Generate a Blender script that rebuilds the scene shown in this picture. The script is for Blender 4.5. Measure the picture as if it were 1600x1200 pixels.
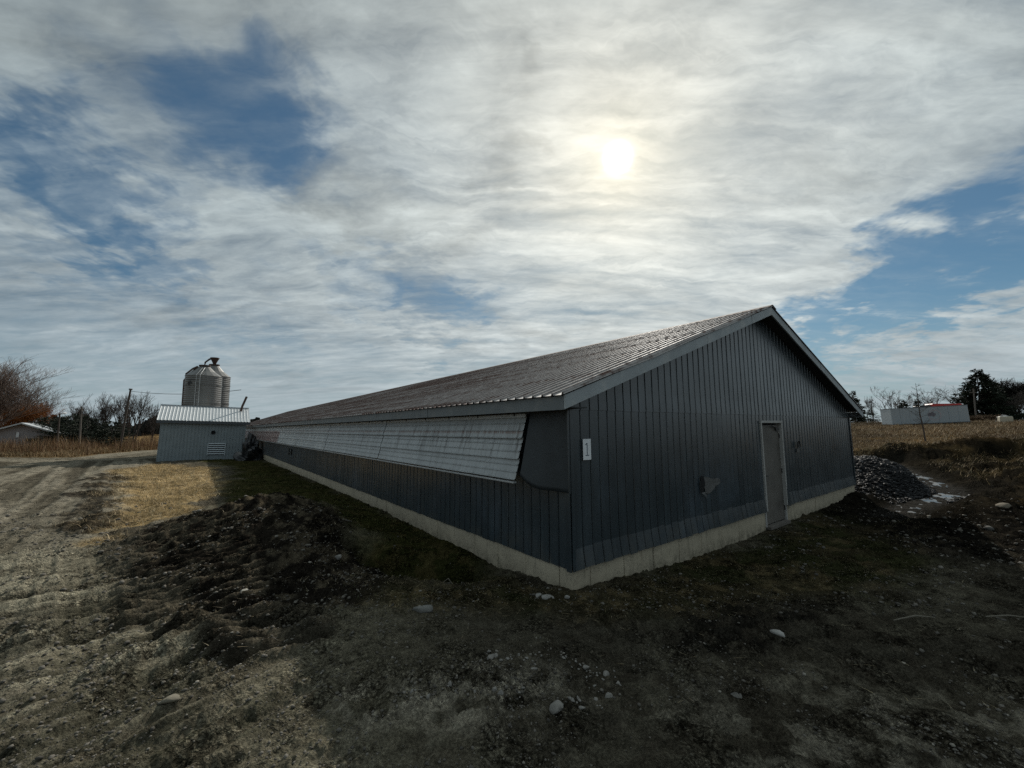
import bpy, math, random
import numpy as np
from mathutils import Vector, Matrix

for _o in list(bpy.data.objects):
    bpy.data.objects.remove(_o, do_unlink=True)
SC = bpy.context.scene
COL = SC.collection
R = math.radians
rnd = random.Random(7)
RNG = np.random.default_rng(11)

# ------------------------------------------------------------------ camera
EYE = 2.05
cd = bpy.data.cameras.new('camera')
cam = bpy.data.objects.new('camera', cd)
COL.objects.link(cam)
cd.sensor_width = 36.0
cd.lens = 36.0 * 637.995 / 1600.0
cd.clip_start = 0.05
cd.clip_end = 12000
cam.matrix_world = Matrix.Translation((0, 0, EYE)) @ Matrix.Rotation(R(90) + 0.1069, 4, 'X') @ Matrix.Rotation(-0.0087, 4, 'Z')
SC.camera = cam

# ------------------------------------------------------------------ light
SUN_DIR = Vector((0.225, 0.798, 0.559)).normalized()
SUN_EL = math.asin(SUN_DIR.z)
SUN_AZ = math.atan2(SUN_DIR.x, SUN_DIR.y)
SKY_STRENGTH = 0.1
SUN_STRENGTH = 3.8
sl = bpy.data.lights.new('sun', 'SUN')
sl.energy = SUN_STRENGTH
sl.angle = R(0.9)
sl.color = (1.0, 0.95, 0.86)
so = bpy.data.objects.new('sun', sl)
COL.objects.link(so)
so.rotation_euler = SUN_DIR.to_track_quat('Z', 'Y').to_euler()
so.location = (0, 0, 60)

SC.view_settings.view_transform = 'Standard'
SC.view_settings.look = 'None'
SC.view_settings.exposure = 0.0
SC.view_settings.gamma = 1.0
SC.view_settings.use_curve_mapping = False
SC.render.engine = 'CYCLES'
SC.cycles.use_denoising = False
SC.cycles.max_bounces = 6


# ------------------------------------------------------------------ node helper
class NT:
    def __init__(s, tree):
        s.t = tree
        s.n = tree.nodes
        s.l = tree.links

    def new(s, typ, **kw):
        n = s.n.new(typ)
        for k, v in kw.items():
            setattr(n, k, v)
        return n

    def put(s, sock, v):
        if v is None:
            return
        if hasattr(v, 'is_linked'):
            s.l.new(v, sock)
        elif isinstance(v, (tuple, list)) and len(v) == 3 and sock.type == 'RGBA':
            sock.default_value = (*v, 1)
        else:
            sock.default_value = v

    def m(s, op, a, b=None, c=None, clamp=False):
        n = s.new('ShaderNodeMath', operation=op, use_clamp=clamp)
        for i, v in enumerate((a, b, c)):
            s.put(n.inputs[i], v)
        return n.outputs[0]

    def v(s, op, a, b=None, scale=None):
        n = s.new('ShaderNodeVectorMath', operation=op)
        s.put(n.inputs[0], a)
        if b is not None:
            s.put(n.inputs[1], b)
        if scale is not None:
            s.put(n.inputs['Scale'], scale)
        return n.outputs['Value'] if op in ('DOT_PRODUCT', 'LENGTH') else n.outputs[0]

    def mix(s, f, a, b, blend='MIX'):
        n = s.new('ShaderNodeMix', data_type='RGBA', blend_type=blend)
        s.put(n.inputs[0], f)
        s.put(n.inputs[6], a)
        s.put(n.inputs[7], b)
        return n.outputs[2]

    def noise(s, vec, scale, detail=4, rough=0.5, dist=0.0, color=False):
        n = s.new('ShaderNodeTexNoise')
        s.put(n.inputs['Vector'], vec)
        n.inputs['Scale'].default_value = scale
        n.inputs['Detail'].default_value = detail
        n.inputs['Roughness'].default_value = rough
        n.inputs['Distortion'].default_value = dist
        return n.outputs['Color'] if color else n.outputs['Fac']

    def ramp(s, f, lo, hi, a=0.0, b=1.0, smooth=True):
        n = s.new('ShaderNodeMapRange', interpolation_type='SMOOTHSTEP' if smooth else 'LINEAR')
        s.put(n.inputs[0], f)
        for i, v in enumerate((lo, hi, a, b)):
            n.inputs[i + 1].default_value = v
        return n.outputs[0]

    def mapping(s, vec, scale=(1, 1, 1), rot=(0, 0, 0), loc=(0, 0, 0)):
        n = s.new('ShaderNodeMapping')
        s.put(n.inputs[0], vec)
        n.inputs['Location'].default_value = loc
        n.inputs['Rotation'].default_value = rot
        n.inputs['Scale'].default_value = scale
        return n.outputs[0]

    def xyz(s, vec):
        n = s.new('ShaderNodeSeparateXYZ')
        s.put(n.inputs[0], vec)
        return n.outputs

    def comb(s, x, y, z):
        n = s.new('ShaderNodeCombineXYZ')
        for i, v in enumerate((x, y, z)):
            s.put(n.inputs[i], v)
        return n.outputs[0]


# ------------------------------------------------------------------ sky
def build_world():
    w = bpy.data.worlds.new("World")
    SC.world = w
    w.use_nodes = True
    w.node_tree.nodes.clear()
    t = NT(w.node_tree)
    out = t.new('ShaderNodeOutputWorld')
    bg = t.new('ShaderNodeBackground')
    bg.inputs[1].default_value = SKY_STRENGTH
    t.l.new(bg.outputs[0], out.inputs[0])
    sky = t.new('ShaderNodeTexSky', sky_type='NISHITA')
    sky.sun_disc = False
    sky.sun_elevation = SUN_EL
    sky.sun_rotation = SUN_AZ
    sky.air_density = 1.0
    sky.dust_density = 0.4
    sky.ozone_density = 2.0
    d = t.v('NORMALIZE', t.new('ShaderNodeTexCoord').outputs['Generated'])
    x, y, z = t.xyz(d)[0:3]
    zc = t.m('MAXIMUM', z, 0.0)
    den = t.m('ADD', zc, 0.16)
    P = t.comb(t.m('DIVIDE', x, den), t.m('DIVIDE', y, den), 0.0)
    # warped direction for the placed openings and banks
    wn = t.noise(P, 2.2, 5, 0.6, 0.3, color=True)
    wv = t.v('SCALE', t.v('SUBTRACT', wn, (0.5, 0.5, 0.5)), scale=0.46)
    wf = t.noise(P, 7.0, 4, 0.6, 0.3, color=True)
    wv = t.v('ADD', wv, t.v('SCALE', t.v('SUBTRACT', wf, (0.5, 0.5, 0.5)), scale=0.17))
    dw = t.v('NORMALIZE', t.v('ADD', d, wv))

    def spot(c, r0, r1, amp):     # soft spot round a direction, radii in radians
        v = Vector(c).normalized()
        dt = t.v('DOT_PRODUCT', dw, tuple(v))
        return t.ramp(dt, math.cos(r1), math.cos(r0), 0.0, amp)

    def total(lst):
        a = lst[0]
        for b in lst[1:]:
            a = t.m('ADD', a, b)
        return a

    holes = total([spot(c, 0.0, r, a) for c, r, a in (
        ((-0.47, 0.69, 0.55), 0.17, .44), ((-0.39, 0.74, 0.53), 0.14, .26), ((-0.57, 0.61, 0.55), 0.14, .20),
        ((-0.73, 0.55, 0.42), 0.13, .42), ((-0.67, 0.62, 0.41), 0.11, .38), ((-0.62, 0.68, 0.40), 0.09, .30),
        ((-0.66, 0.69, 0.31), 0.09, .36), ((-0.72, 0.62, 0.31), 0.09, .26),
        ((-0.21, 0.93, 0.30), 0.13, .30), ((-0.31, 0.90, 0.32), 0.09, .22), ((-0.10, 0.95, 0.29), 0.08, .20),
        ((0.74, 0.63, 0.225), 0.16, .62), ((0.82, 0.54, 0.23), 0.2, .55), ((0.66, 0.73, 0.20), 0.12, .50), ((0.60, 0.78, 0.155), 0.09, .45),
        ((0.70, 0.70, 0.09), 0.10, .22), ((0.62, 0.78, 0.08), 0.10, .25),
        ((-0.80, 0.55, 0.12), 0.22, .22), ((-0.66, 0.74, 0.15), 0.13, .22), ((-0.5, 0.85, 0.2), 0.09, .12))])
    darks = total([spot(c, 0.0, r, a) for c, r, a in (
        ((-0.32, 0.83, 0.46), 0.15, .22), ((-0.41, 0.78, 0.48), 0.12, .16), ((-0.02, 0.82, 0.57), 0.10, .22), ((-0.20, 0.93, 0.30), 0.14, .28), ((-0.05, 0.95, 0.24), 0.10, .14), ((-0.55, 0.55, 0.66), 0.3, .16), ((0.05, 0.72, 0.70), 0.05, .15))])
    banks = total([spot(c, 0.0, r, a) for c, r, a in (
        ((0.745, 0.65, 0.135), 0.085, .75), ((0.82, 0.55, 0.17), 0.10, .85), ((0.66, 0.74, 0.125), 0.06, .42), ((0.90, 0.40, 0.19), 0.14, .8))])
    n1 = t.noise(t.mapping(P, (1, 1, 1), (0, 0, 0.5), (3.1, 1.7, 0)), 1.05, 7, 0.58, 0.5)
    n2 = t.noise(t.mapping(P, (0.55, 1.9, 1), (0, 0, -0.55), (0.4, 5.2, 0)), 1.6, 6, 0.6, 0.7)
    n3 = t.noise(t.mapping(P, (0.8, 1.5, 1), (0, 0, 0.25), (7, 2, 0)), 7.5, 6, 0.58, 0.5)
    n4 = t.noise(t.mapping(t.v('ADD', P, t.v('SCALE', wn, scale=0.35)), (0.5, 3.2, 1), (0, 0, 0.9), (1, 8, 0)), 2.4, 7, 0.62, 0.9)
    dens = t.m('ADD', 0.72, t.m('MULTIPLY', t.m('SUBTRACT', n1, 0.5), 0.85))
    dens = t.m('ADD', dens, t.m('MULTIPLY', t.m('SUBTRACT', n2, 0.5), 0.75))
    dens = t.m('ADD', dens, t.m('MULTIPLY', t.m('SUBTRACT', n3, 0.5), 0.22))
    dens = t.m('ADD', dens, t.m('MULTIPLY', t.m('SUBTRACT', n4, 0.5), 0.55))
    dens = t.m('SUBTRACT', dens, t.m('MINIMUM', holes, 0.74))
    dens = t.m('ADD', dens, banks)
    cover = t.ramp(dens, -0.18, 1.00)
    # cloud brightness: near the sun brighter, thick parts greyer
    sd = t.v('DOT_PRODUCT', d, tuple(SUN_DIR))
    ang = t.m('ARCCOSINE', t.m('MINIMUM', sd, 0.999999))
    near = t.m('EXPONENT', t.m('MULTIPLY', t.m('POWER', t.m('DIVIDE', ang, 0.48), 1.2), -1.0))
    tex = t.m('ADD', t.m('MULTIPLY', t.m('SUBTRACT', n2, 0.5), 0.75), t.m('MULTIPLY', t.m('SUBTRACT', n3, 0.5), 0.50))
    tex = t.m('ADD', tex, t.m('MULTIPLY', t.m('SUBTRACT', n1, 0.5), 0.30))
    tex = t.m('ADD', tex, t.m('MULTIPLY', t.m('SUBTRACT', n4, 0.5), 0.60))
    grey = t.ramp(t.noise(t.mapping(P, (0.6, 1.4, 1), (0, 0, -0.35), (9, 4, 0)), 1.5, 6, 0.6, 0.6), 0.46, 0.78, 0.0, 0.42)
    br = t.m('ADD', 0.415, t.m('MULTIPLY', near, 0.45))
    br = t.m('MULTIPLY', br, t.m('ADD', 1.02, t.m('MULTIPLY', tex, 1.25)))
    br = t.m('MULTIPLY', br, t.m('SUBTRACT', 1.0, t.m('MULTIPLY', grey, t.m('SUBTRACT', 1.0, t.m('MULTIPLY', near, 0.6)))))
    br = t.m('MULTIPLY', br, t.m('SUBTRACT', 1.0, darks))
    low = t.ramp(zc, 0.0, 0.5, 1.0, 0.0)
    tint = t.mix(near, t.mix(low, (0.84, 0.99, 1.03), (0.88, 1.0, 1.06)), (1.02, 1.00, 0.91))
    cloud = t.v('SCALE', tint, scale=t.m('DIVIDE', br, SKY_STRENGTH))
    # clear-air colour: the physical sky, held to the depth it has behind thin cloud
    skyc = t.v('ADD', t.v('MULTIPLY', sky.outputs[0], (0.26, 0.40, 0.44)), tuple(c / SKY_STRENGTH for c in (0.018, 0.030, 0.040)))
    colr = t.mix(cover, skyc, cloud)
    # haze belt near the horizon
    hz = t.ramp(zc, 0.0, 0.26, 0.68, 0.0)
    colr = t.mix(hz, colr, tuple(c / SKY_STRENGTH for c in (0.355, 0.435, 0.48)))
    # the sun behind thin cloud and its aureole
    core = t.m('MULTIPLY', t.m('EXPONENT', t.m('MULTIPLY', t.m('POWER', t.m('DIVIDE', ang, 0.0180), 2.2), -1.0)), 6.0)
    glow = t.m('MULTIPLY', t.m('EXPONENT', t.m('MULTIPLY', t.m('DIVIDE', ang, 0.085), -1.0)), 0.34)
    glow = t.m('ADD', glow, t.m('MULTIPLY', t.m('EXPONENT', t.m('MULTIPLY', t.m('DIVIDE', ang, 0.20), -1.0)), 0.16))
    add = t.v('ADD', t.v('SCALE', (1.0, 0.97, 0.88), scale=t.m('DIVIDE', core, SKY_STRENGTH)),
              t.v('SCALE', (1.0, 0.82, 0.46), scale=t.m('DIVIDE', glow, SKY_STRENGTH)))
    colr = t.v('ADD', colr, add)
    t.l.new(colr, bg.inputs[0])


build_world()


# ------------------------------------------------------------------ materials
def mat(name):
    m = bpy.data.materials.new(name)
    m.use_nodes = True
    m.node_tree.nodes.clear()
    t = NT(m.node_tree)
    o = t.new('ShaderNodeOutputMaterial')
    b = t.new('ShaderNodeBsdfPrincipled')
    t.l.new(b.outputs[0], o.inputs[0])
    return m, t, b


def setp(t, b, base=None, rough=None, metal=None, spec=None, bump=None, bstr=0.3, bdist=0.01):
    t.put(b.inputs['Base Color'], base)
    t.put(b.inputs['Roughness'], rough)
    t.put(b.inputs['Metallic'], metal)
    t.put(b.inputs['Specular IOR Level'], spec)
    if bump is not None:
        n = t.new('ShaderNodeBump')
        n.inputs['Strength'].default_value = bstr
        n.inputs['Distance'].default_value = bdist
        t.put(n.inputs['Height'], bump)
        t.l.new(n.outputs[0], b.inputs['Normal'])


def pos(t):
    return t.new('ShaderNodeNewGeometry').outputs['Position']


def objc(t):
    return t.new('ShaderNodeTexCoord').outputs['Object']


def plain(name, c, rough=0.7, metal=0.0, var=0.25, scale=6.0, spec=0.4, bstr=0.15):
    m, t, b = mat(name)
    n = t.noise(pos(t), scale, 6, 0.6)
    f = t.m('ADD', 1.0 - var, t.m('MULTIPLY', n, 2 * var))
    setp(t, b, t.v('SCALE', c, scale=f), rough, metal, spec, t.noise(pos(t), scale * 8, 4, 0.6), bstr)
    return m


M = {}


def mat_siding():
    m, t, b = mat('siding_paint')
    p = objc(t)
    n = t.noise(p, 1.3, 6, 0.6)
    streak = t.noise(t.mapping(p, (9, 9, 0.5)), 1.0, 6, 0.65)
    fine = t.noise(p, 60, 4, 0.6)
    f = t.m('ADD', 0.35, t.m('MULTIPLY', t.noise(t.mapping(p, (5.5, 5.5, 0.25)), 1.0, 5, 0.7), 0.95))
    f = t.m('ADD', f, t.m('MULTIPLY', t.m('SUBTRACT', streak, 0.5), 0.55))
    c = t.v('SCALE', (0.040, 0.055, 0.065), scale=f)
    z = t.xyz(p)[2]
    chalk = t.m('MULTIPLY', t.ramp(streak, 0.60, 0.78), t.ramp(n, 0.45, 0.7))
    c = t.mix(t.m('MULTIPLY', chalk, 0.6), c, (0.19, 0.21, 0.21))
    fade = t.m('MULTIPLY', t.ramp(t.noise(p, 0.55, 4, 0.6), 0.48, 0.66), t.ramp(t.noise(t.mapping(p, (3, 3, 0.6)), 1.0, 5, 0.65), 0.4, 0.65))
    c = t.mix(t.m('MULTIPLY', fade, 0.4), c, (0.085, 0.115, 0.145))
    scr = t.ramp(t.noise(t.mapping(p, (26, 26, 1.6)), 1.0, 3, 0.7), 0.72, 0.76)
    c = t.mix(t.m('MULTIPLY', scr, 0.35), c, (0.30, 0.31, 0.30))
    mud = t.m('MULTIPLY', t.ramp(z, 0.25, 0.75, 1.0, 0.0), t.ramp(t.noise(p, 3.0, 6, 0.65), 0.4, 0.7))
    c = t.mix(t.m('MULTIPLY', mud, 0.55), c, (0.085, 0.085, 0.075))
    setp(t, b, c, t.ramp(n, 0.2, 0.8, 0.24, 0.36), 0.0, 0.8, t.m('ADD', fine, t.m('MULTIPLY', n, 2)), 0.05, 0.004)
    return m


def mat_trim(k=1.0):
    m, t, b = mat('trim_paint')
    p = objc(t)
    n = t.noise(p, 2.3, 7, 0.62)
    f = t.m('ADD', 0.65, t.m('MULTIPLY', n, 0.7))
    c = t.v('SCALE', (0.30 * k, 0.33 * k, 0.345 * k), scale=f)
    wear = t.ramp(t.noise(t.mapping(p, (1, 1, 1)), 3.0, 8, 0.7), 0.50, 0.64)
    c = t.mix(t.m('MULTIPLY', wear, 0.6), c, (0.43 * k, 0.44 * k, 0.435 * k))
    setp(t, b, c, 0.6, 0.0, 0.4, t.noise(p, 30, 5, 0.6), 0.2)
    return m


def mat_concrete():
    m, t, b = mat('concrete')
    p = objc(t)
    n = t.noise(p, 1.6, 8, 0.65)
    f = t.m('ADD', 0.68, t.m('MULTIPLY', n, 0.65))
    c = t.v('SCALE', (0.40, 0.352, 0.265), scale=f)
    st = t.ramp(t.noise(t.mapping(p, (7, 7, 1.2)), 1.0, 6, 0.7), 0.55, 0.75)
    c = t.mix(t.m('MULTIPLY', st, 0.75), c, (0.13, 0.118, 0.09))
    run = t.m('MULTIPLY', t.ramp(t.noise(t.mapping(p, (13, 13, 0.6)), 1.0, 5, 0.7), 0.56, 0.72), t.ramp(t.xyz(p)[2], -0.1, 0.3))
    c = t.mix(t.m('MULTIPLY', run, 0.6), c, (0.16, 0.125, 0.085))
    ck = t.ramp(t.m('ABSOLUTE', t.m('SUBTRACT', t.noise(p, 2.4, 6, 0.7), 0.5)), 0.0, 0.008, 0.7, 0.0)
    c = t.mix(ck, c, (0.07, 0.065, 0.055))
    lowd = t.m('MULTIPLY', t.ramp(t.xyz(p)[2], -0.12, 0.2, 1.0, 0.0), t.ramp(t.noise(p, 5, 6, 0.7), 0.35, 0.65))
    c = t.mix(t.m('MULTIPLY', lowd, 0.8), c, (0.085, 0.078, 0.055))
    setp(t, b, c, 0.92, 0.0, 0.25, t.m('ADD', t.noise(p, 14, 8, 0.7), t.m('MULTIPLY', t.noise(p, 90, 3), 0.4)), 0.5, 0.012)
    return m


def mat_roof():
    m, t, b = mat('galvanised_roof')
    p = objc(t)
    band = t.noise(t.mapping(p, (2.6, 0.13, 0.0)), 1.0, 7, 0.68)
    sheet = t.noise(t.mapping(p, (0.25, 2.6, 0.0)), 1.0, 4, 0.7)
    spots = t.noise(p, 5.0, 8, 0.72)
    ru = t.m('ADD', t.m('MULTIPLY', band, 0.95), t.m('ADD', t.m('MULTIPLY', sheet, 0.30), t.m('MULTIPLY', spots, 0.35)))
    far = t.ramp(t.xyz(p)[1], 0.5, 12.0, -0.075, 0.015)
    rust = t.ramp(t.m('ADD', ru, far), 0.725, 0.865)
    zinc = t.v('SCALE', (0.49, 0.465, 0.45), scale=t.m('ADD', 0.6, t.m('MULTIPLY', spots, 0.7)))
    rc = t.mix(t.ramp(spots, 0.35, 0.65), (0.055, 0.024, 0.017), (0.15, 0.068, 0.046))
    c = t.mix(t.m('MULTIPLY', rust, 0.9), zinc, rc)
    fr = t.m('FRACT', t.m('DIVIDE', t.m('ADD', t.xyz(p)[1], 0.303), 0.18))
    seam = t.m('MULTIPLY', t.ramp(t.m('ABSOLUTE', t.m('SUBTRACT', fr, 0.13)), 0.07, 0.15, 1.0, 0.0), t.ramp(spots, 0.3, 0.55, 0.25, 0.75))
    c = t.mix(seam, c, (0.06, 0.042, 0.036))
    setp(t, b, c, t.m('ADD', 0.58, t.m('MULTIPLY', rust, 0.3)), t.ramp(rust, 0, 1, 0.28, 0.03), 0.4, spots, 0.08, 0.004)
    return m


def mat_flap():
    m, t, b = mat('weathered_flap_sheet')
    p = objc(t)
    x, y, z = t.xyz(p)[0:3]
    n = t.noise(p, 3.0, 7, 0.65)
    st = t.noise(t.mapping(p, (0.5, 9.0, 0.9)), 1.0, 6, 0.7)
    st2 = t.noise(t.mapping(p, (0.5, 26.0, 1.3)), 1.0, 4, 0.7)
    patch = t.noise(t.mapping(p, (0.3, 0.35, 2.0)), 1.0, 4, 0.6)
    c = t.v('SCALE', (0.40, 0.42, 0.425), scale=t.m('ADD', 0.66, t.m('MULTIPLY', n, 0.55)))
    mid = t.m('MULTIPLY', t.ramp(z, 1.55, 1.75), t.ramp(z, 2.03, 2.16, 1.0, 0.0))
    s = t.m('MULTIPLY', t.ramp(t.m('ADD', t.m('MULTIPLY', st, 0.5), t.m('MULTIPLY', st2, 0.5)), 0.47, 0.66), t.m('ADD', 0.40, t.m('MULTIPLY', mid, 0.60)))
    c = t.mix(s, c, (0.105, 0.098, 0.092))
    ln = t.m('MULTIPLY', t.ramp(t.m('ABSOLUTE', t.m('SUBTRACT', z, 1.985)), 0.0, 0.035, 1.0, 0.0), t.ramp(st2, 0.35, 0.6))
    c = t.mix(t.m('MULTIPLY', ln, 0.8), c, (0.15, 0.065, 0.04))
    fr = t.m('MULTIPLY', t.m('MULTIPLY', t.ramp(y, 22.6, 23.0), t.ramp(z, 1.95, 2.0, 1.0, 0.0)), t.ramp(st, 0.34, 0.5))
    c = t.mix(t.m('MULTIPLY', fr, 0.9), c, (0.12, 0.034, 0.020))
    c = t.mix(t.m('MULTIPLY', t.ramp(patch, 0.5, 0.75), 0.35), c, (0.55, 0.56, 0.55))
    setp(t, b, c, 0.50, 0.15, 0.5, n, 0.15, 0.006)
    return m


def mat_galv():
    m, t, b = mat('galvanised_steel')
    p = pos(t)
    n = t.noise(p, 1.2, 6, 0.6)
    st = t.noise(t.mapping(p, (5, 5, 0.3)), 1.0, 5, 0.65)
    c = t.v('SCALE', (0.135, 0.135, 0.13), scale=t.m('ADD', 0.6, t.m('MULTIPLY', t.m('ADD', n, st), 0.4)))
    c = t.mix(t.m('MULTIPLY', t.ramp(st, 0.55, 0.75), 0.5), c, (0.13, 0.105, 0.08))
    setp(t, b, c, 0.38, 0.35, 0.5)
    return m


def mat_ground():
    m, t, b = mat('soil')
    at = t.new('ShaderNodeAttribute', attribute_name='Col')
    wt = t.new('ShaderNodeAttribute', attribute_name='wet')
    p = pos(t)

    def vor(scale):
        n = t.new('ShaderNodeTexVoronoi', feature='F1')
        t.put(n.inputs['Vector'], t.v('ADD', p, t.v('SCALE', t.v('SUBTRACT', t.noise(p, 18, 3, 0.6, color=True), (0.5, 0.5, 0.5)), scale=0.05)))
        n.inputs['Scale'].default_value = scale
        return n.outputs['Distance'], t.xyz(n.outputs['Color'])[0]
    d1, c1 = vor(30)
    d2, c2 = vor(75)
    n1 = t.noise(p, 9, 6, 0.65)
    n2 = t.noise(p, 55, 5, 0.7)
    grit = t.ramp(t.noise(p, 1.9, 6, 0.68), 0.46, 0.62, 0.10, 1.0)
    g1 = t.m('MULTIPLY', t.ramp(c1, 0.0, 1.0, 0.55, 1.5, False), t.ramp(d1, 0.25, 0.75, 1.12, 0.45))
    g2 = t.m('MULTIPLY', t.ramp(c2, 0.0, 1.0, 0.6, 1.5, False), t.ramp(d2, 0.3, 0.8, 1.1, 0.55))
    grains = t.m('MULTIPLY', g1, g2)
    fine = t.ramp(n2, 0.36, 0.66, 0.62, 1.38)
    gm = t.m('ADD', t.m('MULTIPLY', grains, grit), t.m('SUBTRACT', 1.0, grit))
    f = t.m('MULTIPLY', t.ramp(n1, 0.32, 0.68, 0.72, 1.3), t.m('MULTIPLY', fine, gm))
    c = t.v('SCALE', at.outputs['Color'], scale=f)
    pale = t.m('MULTIPLY', t.m('GREATER_THAN', c2, 0.955), grit)
    c = t.mix(t.m('MULTIPLY', pale, 0.55), c, t.v('ADD', t.v('SCALE', at.outputs['Color'], scale=1.6), (0.05, 0.05, 0.047)))
    r = t.m('SUBTRACT', 0.98, t.m('MULTIPLY', wt.outputs['Fac'], t.ramp(n1, 0.3, 0.7, 0.1, 0.55)))
    hb = t.m('ADD', t.m('MULTIPLY', n2, 0.8), t.m('MULTIPLY', grit, t.m('ADD', t.m('MULTIPLY', d1, -1.2), t.m('MULTIPLY', d2, -0.5))))
    setp(t, b, c, r, 0.0, t.m('MULTIPLY', wt.outputs['Fac'], 0.04), hb, 1.0, 0.035)
    return m


def mat_attr(name, rough=0.85, spec=0.2, trans=0.0, var=0.0):
    m, t, b = mat(name)
    at = t.new('ShaderNodeAttribute', attribute_name='Col')
    c = at.outputs['Color']
    if var:
        c = t.v('SCALE', c, scale=t.m('ADD', 1 - var, t.m('MULTIPLY', t.noise(pos(t), 70, 5, 0.65), 2 * var)))
    setp(t, b, c, rough, 0.0, spec, t.noise(pos(t), 90, 4, 0.6) if var else None, 0.4, 0.01)
    return m


def mat_water():
    m, t, b = mat('meltwater')
    p = pos(t)
    setp(t, b, (0.05, 0.048, 0.042), t.ramp(t.noise(p, 3, 4), 0.3, 0.7, 0.18, 0.5), 0.0, 0.9, t.noise(p, 5, 4), 0.12, 0.02)
    return m


M['siding'] = mat_siding()
M['trim'] = mat_trim()
M['fascia'] = mat_trim(0.48)
M['concrete'] = mat_concrete()
M['roof'] = mat_roof()
M['flap'] = mat_flap()
M['galv'] = mat_galv()
M['soil'] = mat_ground()
M['stone'] = mat_attr('stone', 0.9, 0.25, var=0.35)
M['blade'] = mat_attr('dry_blade', 0.8, 0.2)
M['bark'] = mat_attr('bark', 0.9, 0.15)
M['needle'] = mat_attr('needle', 0.75, 0.25)
M['water'] = mat_water()
M['dark'] = plain('dark_backing', (0.02, 0.022, 0.024), 0.8)
M['soffit'] = plain('soffit_board', (0.055, 0.06, 0.062), 0.85)
M['sheeting'] = plain('dark_curtain_sheet', (0.025, 0.031, 0.035), 0.55, 0, 0.45, 5.0, 0.45, 0.3)
M['door'] = plain('weathered_door_skin', (0.105, 0.096, 0.084), 0.6, 0, 0.75, 2.0, 0.4)
M['frame'] = plain('pale_door_frame', (0.34, 0.335, 0.32), 0.6, 0, 0.3)
M['rustbar'] = plain('rusted_steel', (0.075, 0.048, 0.038), 0.8, 0.2, 0.4, 9)
M['bolt'] = plain('dark_bolt', (0.04, 0.04, 0.04), 0.5, 0.5)
M['rail'] = plain('zinc_rail', (0.40, 0.41, 0.41), 0.45, 0.35, 0.25)
M['paper'] = plain('sign_white', (0.80, 0.82, 0.84), 0.5, 0, 0.05)
M['ink'] = plain('sign_ink', (0.16, 0.19, 0.22), 0.6, 0, 0.1)
M['shedwall'] = plain('shed_siding', (0.20, 0.235, 0.25), 0.5, 0.0, 0.22, 2.0)
M['shedroof'] = plain('shed_roof_metal', (0.54, 0.565, 0.575), 0.42, 0.25, 0.2, 3.0)
M['shedtrim'] = plain('shed_trim', (0.06, 0.07, 0.08), 0.6)
M['louver'] = plain('louver_blade', (0.42, 0.47, 0.50), 0.5)
M['black'] = plain('black_void', (0.006, 0.006, 0.007), 0.9)
M['plastic'] = plain('black_plastic', (0.018, 0.019, 0.021), 0.35, 0, 0.4, 4, 0.6)
M['pole'] = plain('weathered_pole', (0.12, 0.108, 0.095), 0.9, 0, 0.3, 4)
M['poledark'] = plain('creosote_pole', (0.07, 0.058, 0.05), 0.9, 0, 0.3, 4)
M['trailer'] = plain('trailer_skin', (0.28, 0.315, 0.34), 0.55, 0.0, 0.12, 0.6)
M['traileredge'] = plain('trailer_rail', (0.13, 0.15, 0.17), 0.6)
M['tyre'] = plain('tyre_rubber', (0.02, 0.02, 0.02), 0.85)
M['red'] = plain('red_cab_paint', (0.42, 0.035, 0.03), 0.45, 0, 0.15)
M['glass'] = plain('dark_glass', (0.02, 0.024, 0.03), 0.1, 0, 0.0, 1, 0.6, 0)
M['white'] = plain('white_skin', (0.74, 0.76, 0.77), 0.5, 0, 0.1)
M['cream'] = plain('cream_skin', (0.40, 0.37, 0.29), 0.6, 0, 0.12)
M['farwall'] = plain('far_building_wall', (0.30, 0.28, 0.28), 0.8, 0, 0.2, 0.5)
M['wire'] = plain('wire', (0.03, 0.03, 0.03), 0.7)
M['patch'] = plain('bare_metal_patch', (0.105, 0.105, 0.102), 0.6, 0.2, 0.5, 12)


# ------------------------------------------------------------------ mesh helpers
def tag(o, label=None, cat=None, group=None, kind=None):
    if label:
        o['label'] = label
    if cat:
        o['category'] = cat
    if group:
        o['group'] = group
    if kind:
        o['kind'] = kind
    return o


def empty(name, loc=(0, 0, 0), rz=0.0, ry=0.0):
    o = bpy.data.objects.new(name, None)
    COL.objects.link(o)
    o.location = loc
    o.rotation_euler = (0, ry, rz)
    o.empty_display_size = 0.3
    return o


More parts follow.
